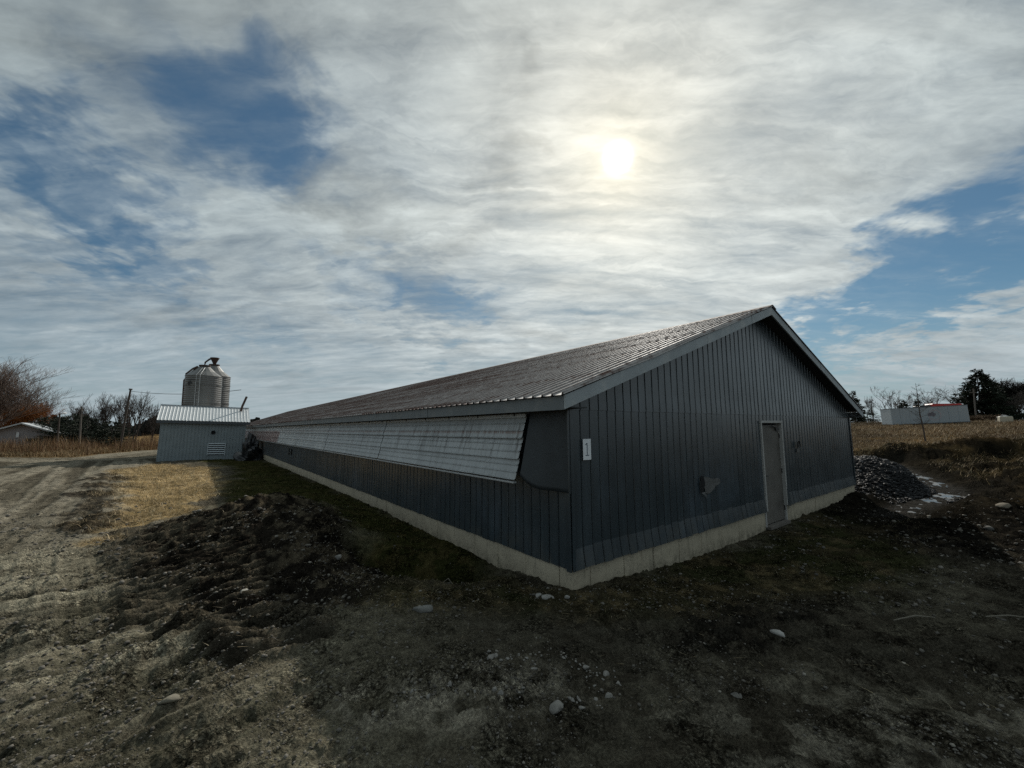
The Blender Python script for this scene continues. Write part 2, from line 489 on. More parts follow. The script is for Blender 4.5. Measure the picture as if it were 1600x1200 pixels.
class MB:
    """collects vertices and faces; build() links them as one mesh object"""
    def __init__(s):
        s.v, s.f = [], []

    def add(s, vs, fs):
        k = len(s.v)
        s.v += [tuple(p) for p in vs]
        s.f += [tuple(i + k for i in f) for f in fs]
        return s

    def box(s, x0, x1, y0, y1, z0, z1):
        return s.add([(x0, y0, z0), (x1, y0, z0), (x1, y1, z0), (x0, y1, z0), (x0, y0, z1), (x1, y0, z1), (x1, y1, z1), (x0, y1, z1)],
                     [(3, 2, 1, 0), (4, 5, 6, 7), (0, 1, 5, 4), (1, 2, 6, 5), (2, 3, 7, 6), (3, 0, 4, 7)])

    def hexa(s, p):   # eight corners in box order
        return s.add(p, [(3, 2, 1, 0), (4, 5, 6, 7), (0, 1, 5, 4), (1, 2, 6, 5), (2, 3, 7, 6), (3, 0, 4, 7)])

    def tube(s, pts, rad, n=8, cap=True):
        pts = [Vector(p) for p in pts]
        if not hasattr(rad, '__len__'):
            rad = [rad] * len(pts)
        vs, fs = [], []
        for i, p in enumerate(pts):
            a = pts[max(i - 1, 0)]
            b = pts[min(i + 1, len(pts) - 1)]
            d = (b - a).normalized()
            u = d.orthogonal().normalized() if abs(d.z) > 0.99 else d.cross(Vector((0, 0, 1))).normalized()
            w = d.cross(u)
            for k in range(n):
                q = 2 * math.pi * k / n
                vs.append(p + (u * math.cos(q) + w * math.sin(q)) * rad[i])
        for i in range(len(pts) - 1):
            for k in range(n):
                a, b = i * n + k, i * n + (k + 1) % n
                fs.append((a, b, b + n, a + n))
        if cap:
            fs.append(tuple(range(n - 1, -1, -1)))
            fs.append(tuple((len(pts) - 1) * n + k for k in range(n)))
        return s.add(vs, fs)

    def lathe(s, prof, n=24, c=(0, 0, 0)):   # prof: (radius, z)
        vs, fs = [], []
        for r, z in prof:
            for k in range(n):
                q = 2 * math.pi * k / n
                vs.append((c[0] + r * math.cos(q), c[1] + r * math.sin(q), c[2] + z))
        for i in range(len(prof) - 1):
            for k in range(n):
                a, b = i * n + k, i * n + (k + 1) % n
                fs.append((a, b, b + n, a + n))
        return s.add(vs, fs)

    def build(s, name, m, parent=None, smooth=False, bevel=0.0):
        me = bpy.data.meshes.new(name)
        me.from_pydata(s.v, [], s.f)
        me.update()
        if bevel:
            import bmesh
            bm = bmesh.new()
            bm.from_mesh(me)
            bmesh.ops.recalc_face_normals(bm, faces=bm.faces)
            bmesh.ops.bevel(bm, geom=list(bm.edges), offset=bevel, segments=1, affect='EDGES', clamp_overlap=True)
            bm.to_mesh(me)
            bm.free()
        me.materials.append(m)
        if smooth:
            me.polygons.foreach_set('use_smooth', [True] * len(me.polygons))
        o = bpy.data.objects.new(name, me)
        COL.objects.link(o)
        if parent:
            o.parent = parent
        return o


def np_mesh(name, V, F, m, parent=None, col=None, smooth=False, extra=None):
    """V (n,3), F (m,3 or 4) arrays"""
    me = bpy.data.meshes.new(name)
    k = F.shape[1]
    me.vertices.add(len(V))
    me.vertices.foreach_set('co', np.ascontiguousarray(V, np.float32).ravel())
    me.loops.add(F.size)
    me.loops.foreach_set('vertex_index', np.ascontiguousarray(F, np.int32).ravel())
    me.polygons.add(len(F))
    me.polygons.foreach_set('loop_start', np.arange(0, F.size, k, dtype=np.int32))
    if smooth:
        me.polygons.foreach_set('use_smooth', np.ones(len(F), bool))
    if col is not None:
        a = me.color_attributes.new('Col', 'FLOAT_COLOR', 'POINT')
        c4 = np.ones((len(V), 4), np.float32)
        c4[:, :3] = col
        a.data.foreach_set('color', c4.ravel())
    if extra is not None:
        for kx, arr in extra.items():
            a = me.attributes.new(kx, 'FLOAT', 'POINT')
            a.data.foreach_set('value', np.ascontiguousarray(arr, np.float32))
    me.update(calc_edges=True)
    me.materials.append(m)
    o = bpy.data.objects.new(name, me)
    COL.objects.link(o)
    if parent:
        o.parent = parent
    return o


# ------------------------------------------------------------------ numpy noise
def _hash(ix, iy, seed):
    h = (ix.astype(np.int64) * 374761393 + iy.astype(np.int64) * 668265263 + seed * 1442695041) & 0x7fffffff
    h = ((h ^ (h >> 13)) * 1274126177) & 0x7fffffff
    h = h ^ (h >> 16)
    return (h & 0xffff) / 65535.0


def vnoise(x, y, seed=0):
    ix, iy = np.floor(x), np.floor(y)
    fx, fy = x - ix, y - iy
    fx = fx * fx * fx * (fx * (fx * 6 - 15) + 10)
    fy = fy * fy * fy * (fy * (fy * 6 - 15) + 10)
    a, b = _hash(ix, iy, seed), _hash(ix + 1, iy, seed)
    c, d = _hash(ix, iy + 1, seed), _hash(ix + 1, iy + 1, seed)
    return (a + (b - a) * fx) * (1 - fy) + (c + (d - c) * fx) * fy


def fbm(x, y, oct=4, seed=0, gain=0.5, lac=2.03):
    a, s, tot = 1.0, 0.0, 0.0
    for i in range(oct):
        s = s + a * vnoise(x, y, seed + i * 17)
        tot += a
        a *= gain
        x, y = x * lac * 0.8 - y * lac * 0.6 + 13.7, x * lac * 0.6 + y * lac * 0.8 + 5.1
    return s / tot


def afbm(x, y, oct=4, seed=0, gain=0.55):
    """octaves kept in line: stays stretched along x when x is scaled down"""
    a, s, tot = 1.0, 0.0, 0.0
    for i in range(oct):
        s = s + a * vnoise(x + 17.3 * i, y + 9.1 * i, seed + i * 17)
        tot += a
        a *= gain
        x, y = x * 1.9, y * 2.0
    return s / tot


def billow(x, y, oct=3, seed=0, gain=0.5):
    a, s, tot = 1.0, 0.0, 0.0
    for i in range(oct):
        s = s + a * np.abs(2 * vnoise(x, y, seed + i * 31) - 1)
        tot += a
        a *= gain
        x, y = x * 1.7 - y * 1.2 + 3.7, x * 1.2 + y * 1.7 + 9.1
    return s / tot


def sst(a, b, x):
    t = np.clip((x - a) / (b - a), 0, 1)
    return t * t * (3 - 2 * t)


def poly_sd(x, y, poly):
    """signed distance, positive inside"""
    P = np.array(poly, float)
    best = np.full(x.shape, 1e9)
    ins = np.zeros(x.shape, bool)
    for i in range(len(P)):
        a, b = P[i], P[(i + 1) % len(P)]
        e = b - a
        t = np.clip(((x - a[0]) * e[0] + (y - a[1]) * e[1]) / (e @ e), 0, 1)
        d = np.hypot(x - a[0] - t * e[0], y - a[1] - t * e[1])
        best = np.minimum(best, d)
        c = (a[1] > y) != (b[1] > y)
        with np.errstate(divide='ignore', invalid='ignore'):
            xi = (b[0] - a[0]) * (y - a[1]) / (b[1] - a[1] + 1e-12) + a[0]
        ins ^= c & (x < xi)
    return np.where(ins, best, -best)


def line_sd(x, y, pts):
    """distance to a polyline, and the side-signed distance and the run along it"""
    best = np.full(x.shape, 1e9)
    sg = np.zeros(x.shape)
    run = np.zeros(x.shape)
    acc = 0.0
    for a, b in zip(pts[:-1], pts[1:]):
        a, b = np.array(a), np.array(b)
        e = b - a
        L = math.hypot(*e)
        t = np.clip(((x - a[0]) * e[0] + (y - a[1]) * e[1]) / (L * L), 0, 1)
        d = np.hypot(x - a[0] - t * e[0], y - a[1] - t * e[1])
        cr = (e[0] * (y - a[1]) - e[1] * (x - a[0])) / L
        k = d < best
        best = np.where(k, d, best)
        sg = np.where(k, np.sign(cr) * d, sg)
        run = np.where(k, acc + t * L, run)
        acc += L
    return best, sg, run


# ------------------------------------------------------------------ barn frame
BX, BY, TH = 0.7102, 5.2215, 0.6483
W = 11.84
GX, GY = math.cos(TH), math.sin(TH)
BLEN = 62.0


def barn_ab(x, y):
    dx, dy = x - BX, y - BY
    return dx * GX + dy * GY, -dx * GY + dy * GX


def bw(a, b, z=0.0):
    return Vector((BX + a * GX - b * GY, BY + a * GY + b * GX, z))


# ------------------------------------------------------------------ ground
STRAW = [(-21.1, 21.9), (-22, 25.8), (-17, 23.6), (-11.6, 16.4), (-9.0, 12.2), (-8.1, 9.9), (-7.5, 7.9), (-9.2, 9.3), (-11.4, 12.0)]
MOSS = [(-23, 30), (-16, 24), (-10.5, 15.5), (-8.0, 11.8), (-6.2, 10.9), (-4.3, 9.2), (-2.9, 7.6), (-2.6, 6.5), (-1.4, 6.0), (-0.3, 5.9), (-0.5, 7.2), (-4, 11.7), (-10, 19.5), (-19, 31)]
DARKBAND = [(-20.4, 20.3), (-17.5, 18.9), (-14.9, 15.6), (-8.9, 9.5), (-8.6, 8.3), (-12.2, 11.5)]
HEAP = [(-7.5, 11.5), (-7.8, 10.0), (-7.2, 8.2), (-6.0, 6.7), (-4.4, 5.0), (-2.9, 4.3), (-1.8, 4.8), (-1.6, 6.0), (-2.6, 6.9), (-3.7, 8.6), (-5.2, 10.6)]
ROAD = [(-4.2, 3.0), (-8.4, 7.0), (-13.2, 12.6), (-21.0, 20.6), (-29.0, 29.5), (-34.0, 41.0), (-40.0, 60.0)]
ROAD2 = [(-60.0, 33.5), (-40.0, 31.5), (-32.0, 30.5), (-27.5, 33.0), (-27.0, 45.0), (-30.0, 70.0)]
PALE = [(-1.2, 2.9), (-0.5, 2.75), (0.25, 3.0), (0.6, 3.3), (0.3, 3.6), (-0.5, 3.35), (-1.1, 3.25)]
PALER = [(1.3, 2.95), (2.3, 3.2), (3.6, 3.0), (5.0, 2.9), (4.4, 2.3), (2.6, 2.3), (1.4, 2.5)]
BLACK = [(1.4, 4.0), (1.9, 4.65), (2.6, 4.95), (3.6, 4.95), (3.0, 4.4), (2.3, 4.0), (1.8, 3.8)]
NEARGRASS = [(-2.4, 5.6), (-1.4, 5.9), (0.4, 5.15), (0.9, 5.3), (2.4, 6.3), (4.4, 7.9), (7.2, 9.9), (9.4, 11.2), (8.6, 9.0), (6.5, 6.6), (4.8, 5.2), (2.5, 4.9), (0.9, 4.5), (-0.6, 4.6), (-1.8, 4.8)]
DARKR = [(8.6, 10.9), (10.0, 10.3), (12.5, 10.5), (14.5, 11.0), (13.0, 8.5), (9.5, 6.6), (6.8, 6.0), (6.6, 7.2), (7.7, 9.0)]
DITCH = [(8.9, 10.1), (9.8, 10.7), (11.6, 11.75), (13.4, 12.75), (14.6, 14.3), (16.0, 16.6), (18.6, 20.5)]
CLEAT_DIR = (math.cos(R(38)), math.sin(R(38)))
TRACK1 = [(-2.2, 4.0), (-3.35, 5.25), (-4.6, 6.5), (-6.2, 8.1)]
TRACK2 = [(-3.9, 4.6), (-5.1, 5.9), (-6.4, 7.1), (-7.8, 8.6)]
CLEATS = [(-6.6, 6.9), (-5.5, 8.3), (-4.2, 6.9), (-3.0, 5.7), (-2.45, 5.0), (-3.1, 4.3), (-4.1, 5.0), (-5.3, 6.0)]
LL = [(-1.3, 1.8), (-1.3, 3.0), (-2.2, 4.1), (-4.6, 5.4), (-8.5, 7.3), (-9, 1.8)]


def gauss(x, y, cx, cy, rx, ry=None, ang=0.0):
    ry = ry or rx
    c, s = math.cos(ang), math.sin(ang)
    u, v = (x - cx) * c + (y - cy) * s, -(x - cx) * s + (y - cy) * c
    return np.exp(-(u / rx) ** 2 - (v / ry) ** 2)


def masks(x, y):
    e = (fbm(x * 0.9, y * 0.9, 4, 3) - 0.5) * 1.6
    e2 = (fbm(x * 3.1, y * 3.1, 4, 5) - 0.5) * 0.7
    r = np.hypot(x, y)
    wid = np.clip(r / 12.0, 0.25, 1.0)
    k = {}

    def pm(poly, w):
        return sst(-w, w, poly_sd(x, y, poly) + (e + e2) * wid)
    k['straw'] = pm(STRAW, 0.35)
    k['moss'] = pm(MOSS, 0.5)
    k['band'] = pm(DARKBAND, 0.25)
    k['heap'] = pm(HEAP, 0.35)
    k['pale'] = sst(-0.25, 0.2, poly_sd(x, y, PALE) + e2 * 0.6)
    k['paler'] = sst(-0.5, 0.3, poly_sd(x, y, PALER) + e2 * 0.9)
    k['black'] = sst(-0.3, 0.2, poly_sd(x, y, BLACK) + e2 * 0.7)
    k['ngrass'] = pm(NEARGRASS, 0.4)
    k['darkr'] = pm(DARKR, 0.6)
    k['cleats'] = np.maximum(sst(0.62, 0.42, line_sd(x, y, TRACK1)[0] + e2 * 0.25), 0.7 * sst(0.45, 0.25, line_sd(x, y, TRACK2)[0] + e2 * 0.5))
    k['ll'] = sst(-0.8, 0.8, poly_sd(x, y, LL) + e)
    d1, s1, run1 = line_sd(x, y, ROAD)
    wr = np.clip(1.9 + 0.10 * run1, 1.9, 4.2)
    k['road1'] = sst(0.5, -0.5, d1 - wr + e)
    d2, s2, run2 = line_sd(x, y, ROAD2)
    k['road2'] = sst(0.6, -0.6, d2 - 2.4 + e)
    k['road'] = np.maximum(k['road1'], k['road2'])
    k['s1'], k['run1'] = np.where(k['road1'] > k['road2'], s1, s2), np.where(k['road1'] > k['road2'], run1, run2)
    # open field: beyond the yard
    tr = 0.7 * x + 0.7 * y
    right = sst(29.0, 34.0, tr + e * 2.5) * sst(2, 9, x)
    left = sst(31.0, 34.0, y - 0.02 * x + e) * sst(2, -4, x)
    k['field'] = np.maximum(np.maximum(right, left), sst(60, 80, r)) * (1 - k['road'])
    k['heapr'] = np.clip(gauss(x, y, 12.0, 14.0, 2.3, 2.1) * 1.8, 0, 1)
    k['ditch'], _, k['drun'] = line_sd(x, y, DITCH)
    k['mounds'] = np.clip(sst(13.0, 16.0, tr + e) * sst(35, 31, tr) * sst(7, 10, x), 0, 1)
    k['shed'] = gauss(x, y, -21.5, 29.0, 6.0)
    a, b = barn_ab(x, y)
    k['a'], k['b'] = a, b
    k['e'], k['e2'] = e, e2
    return k


def ground_h(x, y, k=None):
    x = np.asarray(x, float)
    y = np.asarray(y, float)
    if k is None:
        k = masks(x, y)
    r = np.hypot(x, y)
    h = 0.0 * x
    h = h + 0.22 * np.exp(-((x + 1.5) / 4.2) ** 2 - ((y - 2.4) / 3.0) ** 2)
    a, b = k['a'], k['b']
    inb = (a > -0.8) & (a < W + 0.6) & (b > -0.7)
    # along the barn: slightly hollow on the gable side
    h = h - 0.10 * gauss(a, b, 4.0, -0.5, 4.5, 1.6) - 0.04 * gauss(a, b, 10.5, -0.4, 3, 1.5)
    h = h + 0.05 * gauss(a, b, 0.2, -0.1, 0.8)
    h = h + 0.03 * gauss(a, b, -1.2, 10.0, 2.2, 4.5) - 0.05 * gauss(a, b, -0.3, 3.5, 0.9, 3.0) - 0.10 * gauss(a, b, -0.8, 30, 2.5, 10)
    # trench beside the wall
    dt, _, rt = line_sd(x, y, [(-2.7, 6.95), (-1.7, 6.55), (-0.75, 6.25)])
    h = h - 0.42 * np.exp(-(dt / 0.36) ** 2)
    # heap
    h = h + 0.53 * gauss(x, y, -5.3, 9.3, 1.25, 0.9, 0.6) + 0.50 * gauss(x, y, -4.2, 8.0, 1.3, 1.0) + 0.30 * gauss(x, y, -3.2, 6.6, 0.9) + 0.12 * gauss(x, y, -6.6, 8.6, 0.9)
    h = h + 0.12 * gauss(x, y, -6.3, 10.5, 1.2, 0.5, 0.7)
    # right-hand hill and mounds
    tr = 0.7 * x + 0.7 * y
    wr = sst(6, 22, x)
    h = h + wr * np.clip(0.031 * (tr - 17.0), 0, 2.35) * sst(15, 22, tr)
    h = h + 0.92 * gauss(x, y, 12.2, 14.4, 1.9, 1.5, 0.5)
    h = h + 0.35 * gauss(x, y, 20.0, 21.5, 2.6, 1.2, -0.75) + 0.85 * gauss(x, y, 24.0, 19.8, 3.6, 1.6, -0.6) + 0.35 * gauss(x, y, 27.5, 22.5, 2.5, 1.5, -0.7)
    h = h + 0.30 * gauss(x, y, 17.0, 19.5, 2.0, 1.0, -0.7) + 0.45 * gauss(x, y, 17.5, 13.4, 2.6, 1.3, 0.5) + 0.30 * gauss(x, y, 20.5, 15.5, 2.0, 1.2, 0.5)
    h = h + 0.12 * gauss(x, y, 11.5, 9.0, 1.8, 1.0, 0.4)
    # ditch with water
    hw = -0.16 + 0.022 * k['drun']
    dm = np.exp(-(k['ditch'] / 0.75) ** 4)
    h = h * (1 - dm) + (hw - 0.05) * dm
    # far ground rolls gently
    h = h + sst(40, 120, r) * (fbm(x * 0.012, y * 0.012, 3, 40) - 0.5) * 0.6
    # ---- fine relief
    nearw = np.clip(1.6 - r / 40.0, 0.25, 1.0)
    churn = np.clip(k['heap'] * 0.9 + k['band'] * 0.45 + k['darkr'] * 0.9 + k['mounds'] * (1 - k['heapr']) * 1.2 + k['black'] * 0.7 + k['pale'] * 0.75 + k['paler'] * 0.30 + k['heapr'] * 0.30, 0, 1.3)
    churn = churn * (1 - 0.9 * dm) * (1 - 0.85 * k['cleats'])
    sm = fbm(x * 0.7, y * 0.7, 3, 21) - 0.5
    h = h + 0.07 * sm * (1 - 0.5 * k['road'])
    bl = billow(x * 3.0, y * 3.0, 4, 50, 0.55) - 0.32
    bl2 = billow(x * 9.0 + 4, y * 9.0, 3, 70, 0.6) - 0.32
    h = h + nearw * churn * (0.12 * bl + 0.085 * bl2) + 0.16 * k['heap'] * (1 - 0.85 * k['cleats']) * (billow(x * 1.5 + 3, y * 1.5, 3, 52, 0.55) - 0.32)
    bl3 = billow(x * 21.0 + 2, y * 21.0, 3, 77, 0.6) - 0.33
    h = h + sst(16, 7, r) * (0.010 + 0.022 * churn) * bl3
    h = h + nearw * k['mounds'] * (1 - k['heapr']) * (0.55 * (billow(x * 0.7, y * 0.7, 4, 26, 0.6) - 0.32) + 0.65 * (fbm(x * 0.8, y * 0.8, 4, 24) - 0.5)) * (1 - dm)
    grit = fbm(x * 14, y * 14, 3, 90) - 0.5
    rough = fbm(x * 1.1 + 8, y * 1.1, 3, 93)
    calm = 1 - 0.45 * sst(0.52, 0.62, rough) * (1 - np.clip(churn, 0, 1))
    h = h + nearw * (0.034 + 0.02 * churn) * grit * calm
    h = h + nearw * 0.07 * np.clip(fbm(x * 5, y * 5, 3, 95) - 0.5, -0.3, 0.5) * calm * (1 - 0.6 * k['ll'])
    h = h + nearw * 0.03 * np.clip(billow(x * 6.5, y * 6.5, 3, 96, 0.6) - 0.38, 0, 1) * 3.0 * calm * (1 - k['straw']) * (1 - 0.65 * k['ll'])
    # tyre and crawler marks
    u = x * CLEAT_DIR[0] + y * CLEAT_DIR[1]
    v = -x * CLEAT_DIR[1] + y * CLEAT_DIR[0]
    wv = v + 0.12 * (fbm(u * 1.2, v * 1.2, 3, 33) - 0.5)
    sc = np.sin(wv * 2 * math.pi / 0.25)
    brk = sst(0.22, 0.42, fbm(u * 0.9 + 5, v * 2.2, 3, 37))
    h = h + 0.072 * k['cleats'] * brk * (np.abs(sc) ** 0.6 * np.sign(sc))
    v2 = -x * math.sin(R(59)) + y * math.cos(R(59))
    u2 = x * math.cos(R(59)) + y * math.sin(R(59))
    str_ = afbm(u2 * 0.55, v2 * 5.0, 4, 44) - 0.5
    s2 = np.sin((v2 + 0.10 * str_ + 0.05 * (fbm(u2 * 0.8, v2 * 0.8, 2, 49) - 0.5)) * 2 * math.pi / 0.27)
    h = h + k['ll'] * (0.15 * str_ + 0.055 * s2 * sst(0.35, 0.5, fbm(u2 * 0.7, v2 * 1.0, 2, 48)))
    lat, run = k['s1'], k['run1']
    rut = afbm(run * 0.10, lat * 1.9, 5, 62) - 0.5
    h = h + k['road'] * 0.22 * rut * nearw
    bandr = np.sin((u * 0.7 + v * 0.7 + 0.2 * k['e']) * 2 * math.pi / 0.36)
    h = h + 0.03 * k['band'] * bandr
    # tracks crossing below the gable
    dk, sk, rk = line_sd(x, y, [(5.6, 3.2), (3.6, 3.9), (2.4, 4.3), (1.2, 4.2)])
    h = h + 0.045 * np.exp(-(dk / 0.42) ** 4) * np.sin(sk * 2 * math.pi / 0.28)
    # two wide wheel ruts from the lower right
    dq, sq, rq = line_sd(x, y, [(7.5, 3.2), (4.6, 2.9), (2.2, 2.6), (0.6, 2.2)])
    h = h - 0.025 * np.exp(-((np.abs(sq) - 0.55) / 0.22) ** 2)
    h = np.where(inb, np.minimum(h, 0.15), h)
    return h


def ground_col(x, y, h, k):
    n1 = fbm(x * 1.3, y * 1.3, 5, 101)
    n2 = fbm(x * 6.0, y * 6.0, 4, 111)
    n3 = fbm(x * 0.35, y * 0.35, 4, 121)

    def c3(c):
        return np.array(c)[None, :]

    def mixc(A, B, f):
        return A + (B - A) * np.clip(f, 0, 1)[:, None]
    C = np.tile(np.array([0.082, 0.076, 0.062]), (len(x), 1))
    C = mixc(C, c3((0.128, 0.120, 0.096)), sst(0.45, 0.68, n1))
    C = mixc(C, c3((0.062, 0.055, 0.044)), sst(0.52, 0.40, n2) * 0.6)
    # pale gravel of the left yard, albedo raised further to paint in sunlight
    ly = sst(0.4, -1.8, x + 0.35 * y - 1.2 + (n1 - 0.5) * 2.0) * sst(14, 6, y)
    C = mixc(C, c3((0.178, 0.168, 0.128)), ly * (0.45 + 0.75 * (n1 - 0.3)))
    vv = -x * math.sin(R(59)) + y * math.cos(R(59))
    uu = x * math.cos(R(59)) + y * math.sin(R(59))
    ls = afbm(uu * 0.55, vv * 5.0, 4, 44)
    ts = np.sin((vv + 0.10 * (ls - 0.5) + 0.05 * (fbm(uu * 0.8, vv * 0.8, 2, 49) - 0.5)) * 2 * math.pi / 0.27)
    C = mixc(C, c3((0.25, 0.24, 0.19)), k['ll'] * sst(0.2, 0.9, ts) * sst(0.40, 0.55, n1) * 0.85)  # tops of the tread ridges painted paler, as lit from above
    C = mixc(C, c3((0.27, 0.258, 0.205)), k['ll'] * sst(0.50, 0.60, ls) * 0.9)
    C = mixc(C, c3((0.060, 0.060, 0.045)), k['ll'] * sst(0.47, 0.38, ls) * 0.9)
    rr = afbm(k['run1'] * 0.10, k['s1'] * 1.9, 5, 62)
    road = mixc(np.tile(np.array([0.130, 0.120, 0.098]), (len(x), 1)), c3((0.215, 0.20, 0.168)), sst(0.45, 0.62, rr))
    road = mixc(road, c3((0.085, 0.078, 0.064)), sst(0.50, 0.38, rr) * 0.85)
    C = C + (road - C) * (k['road'] * (0.25 + 0.75 * sst(5.0, 11.0, y)))[:, None]
    C = mixc(C, c3((0.06, 0.053, 0.04)), sst(0.10, 0.5, k['road']) * sst(0.9, 0.5, k['road']) * 0.5)
    C = mixc(C, c3((0.38, 0.28, 0.145)), k['straw'] * (0.75 + 0.5 * (n2 - 0.5)))
    C = mixc(C, c3((0.13, 0.10, 0.055)), k['straw'] * sst(0.55, 0.38, n1) * 0.6)
    moss = mixc(np.tile(np.array([0.040, 0.043, 0.017]), (len(x), 1)), c3((0.075, 0.066, 0.030)), sst(0.45, 0.62, n2))
    moss = mixc(moss, c3((0.052, 0.054, 0.020)), sst(0.55, 0.70, n1))
    C = C + (moss - C) * (k['moss'] * (1 - k['straw'] * 0.7))[:, None]
    ng = mixc(np.tile(np.array([0.060, 0.053, 0.032]), (len(x), 1)), c3((0.13, 0.105, 0.060)), sst(0.50, 0.68, n2))
    ng = mixc(ng, c3((0.034, 0.040, 0.016)), sst(0.45, 0.62, n1) * 0.9)
    C = C + (ng - C) * (k['ngrass'] * 0.9)[:, None]
    mud = mixc(np.tile(np.array([0.024, 0.021, 0.018]), (len(x), 1)), c3((0.105, 0.090, 0.068)), sst(0.48, 0.70, n2))
    C = C + (mud - C) * np.clip(np.maximum(k['heap'], np.maximum(k['band'] * 0.9, k['cleats'] * 0.75)), 0, 1)[:, None]
    uu3 = x * CLEAT_DIR[0] + y * CLEAT_DIR[1]
    wv3 = -x * CLEAT_DIR[1] + y * CLEAT_DIR[0]
    wv3 = wv3 + 0.12 * (fbm(uu3 * 1.2, wv3 * 1.2, 3, 33) - 0.5)
    C = mixc(C, c3((0.105, 0.094, 0.074)), k['cleats'] * sst(0.1, 0.8, np.sin(wv3 * 2 * math.pi / 0.25)) * sst(0.38, 0.55, n2) * 0.8)
    crest = gauss(x, y, -5.2, 9.4, 0.9, 0.45, 0.7) * 0.8
    C = mixc(C, c3((0.17, 0.145, 0.105)), crest * sst(0.4, 0.6, n2))
    bl = mixc(np.tile(np.array([0.018, 0.017, 0.016]), (len(x), 1)), c3((0.05, 0.044, 0.036)), sst(0.48, 0.66, n2))
    C = C + (bl - C) * np.clip(np.maximum(k['darkr'] * 0.95, k['black'] * 0.8), 0, 1)[:, None]
    C = mixc(C, c3((0.30, 0.28, 0.235)), k['pale'] * sst(0.36, 0.56, n2) * 0.9)
    C = mixc(C, c3((0.24, 0.225, 0.19)), k['paler'] * sst(0.42, 0.60, n2) * 0.85)
    md = mixc(np.tile(np.array([0.014, 0.012, 0.009]), (len(x), 1)), c3((0.055, 0.041, 0.022)), sst(0.45, 0.66, n1))
    C = C + (md - C) * (k['mounds'] * 0.95)[:, None]
    C = mixc(C, c3((0.014, 0.0145, 0.016)), np.clip(k['heapr'] * 1.6, 0, 1))
    fld = mixc(np.tile(np.array([0.155, 0.103, 0.052]), (len(x), 1)), c3((0.25, 0.175, 0.092)), sst(0.42, 0.64, n3))
    fld = mixc(fld, c3((0.10, 0.072, 0.040)), sst(0.5, 0.36, n1) * 0.7)
    C = C + (fld - C) * k['field'][:, None]
    dm = np.exp(-(k['ditch'] / 1.0) ** 4)
    C = mixc(C, c3((0.022, 0.020, 0.017)), np.exp(-(k['ditch'] / 1.6) ** 4) * 0.9)
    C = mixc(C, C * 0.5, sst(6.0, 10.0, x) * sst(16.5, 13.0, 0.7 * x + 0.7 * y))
    lf = (sst(0.6, -1.6, x + 0.35 * y - 1.2) * (1 - k['heap']) * (1 - k['moss']))[:, None]     # painted sunlight: left ground and road brighter and warmer, shaded rest duller
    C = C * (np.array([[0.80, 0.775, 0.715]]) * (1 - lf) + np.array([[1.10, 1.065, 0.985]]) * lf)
    wet = np.clip(0.5 * np.exp(-(k['ditch'] / 0.45) ** 4) + k['black'] * 0.25, 0, 1)
    return C, wet


def build_ground():
    rings = [0.25, 0.6, 1.0, 1.3, 1.6, 1.85, 2.05]
    r = 2.2
    while r < 60:
        rings.append(r)
        r += 0.00170 * r ** 1.6
    while r < 6000:
        rings.append(r)
        r *= 1.09
    rings = np.array(rings)
    f = np.linspace(R(-62), R(62), 1000)
    bk = np.linspace(R(62), R(298), 62)[1:-1]
    az = np.concatenate([f, bk])
    nr, na = len(rings), len(az)
    rr, aa = np.meshgrid(rings, az, indexing='ij')
    x, y = (rr * np.sin(aa)).ravel(), (rr * np.cos(aa)).ravel()
    k = masks(x, y)
    h = ground_h(x, y, k)
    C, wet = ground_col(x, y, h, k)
    V = np.stack([x, y, h], 1)
    i, j = np.meshgrid(np.arange(nr - 1), np.arange(na), indexing='ij')
    i, j = i.ravel(), j.ravel()
    j2 = (j + 1) % na
    F = np.stack([i * na + j, i * na + j2, (i + 1) * na + j2, (i + 1) * na + j], 1)[:, ::-1]
    fm = {q: k[q][F].mean(1) for q in ('road', 'field')}
    road = fm['road'] > 0.5
    field = (~road) & (fm['field'] > 0.5)
    rest = ~(road | field)
    for name, sel in (('ground', rest), ('dirt_road', road), ('field', field)):
        Fs = F[sel]
        ids, inv = np.unique(Fs, return_inverse=True)
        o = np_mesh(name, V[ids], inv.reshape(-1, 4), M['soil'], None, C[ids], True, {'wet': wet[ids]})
        tag(o, kind='structure')
    c = MB()
    vs = [tuple(p) for p in V[:na]]
    c.add(vs + [(0, 0, float(V[:na, 2].mean()))], [((q + 1) % na, q, na) for q in range(na)])


build_ground()


def gz(x, y):
    return float(ground_h(np.array([x]), np.array([y]))[0])


def water_strip(name, pts, widths, z, label=None):
    rows = []
    for i, p in enumerate(pts):
        a, b = Vector((*pts[max(i - 1, 0)], 0)), Vector((*pts[min(i + 1, len(pts) - 1)], 0))
        d = (b - a).normalized()
        nrm = Vector((-d.y, d.x, 0))
        rows.append((Vector((*p, z[i])), nrm, widths[i]))
    vs, fs = [], []
    for c, nn, w in rows:
        vs += [c - nn * w, c + nn * w]
    for i in range(len(rows) - 1):
        fs.append((2 * i, 2 * i + 2, 2 * i + 3, 2 * i + 1))
    o = MB().add(vs, fs).build(name, M['water'])
    return tag(o, kind='structure')


def along(pts, n):
    out, L = [], []
    acc = 0
    for a, b in zip(pts[:-1], pts[1:]):
        d = math.hypot(b[0] - a[0], b[1] - a[1])
        for q in range(n):
            t = q / n
            out.append((a[0] + (b[0] - a[0]) * t, a[1] + (b[1] - a[1]) * t))
            L.append(acc + d * t)
        acc += d
    return out, L


_p, _L = along(DITCH, 14)
water_strip('meltwater', _p[11:], [0.34 + 0.10 * math.sin(i * 0.7) for i in range(len(_p) - 11)],
            [-0.16 + 0.022 * l - 0.058 for l in _L[11:]])


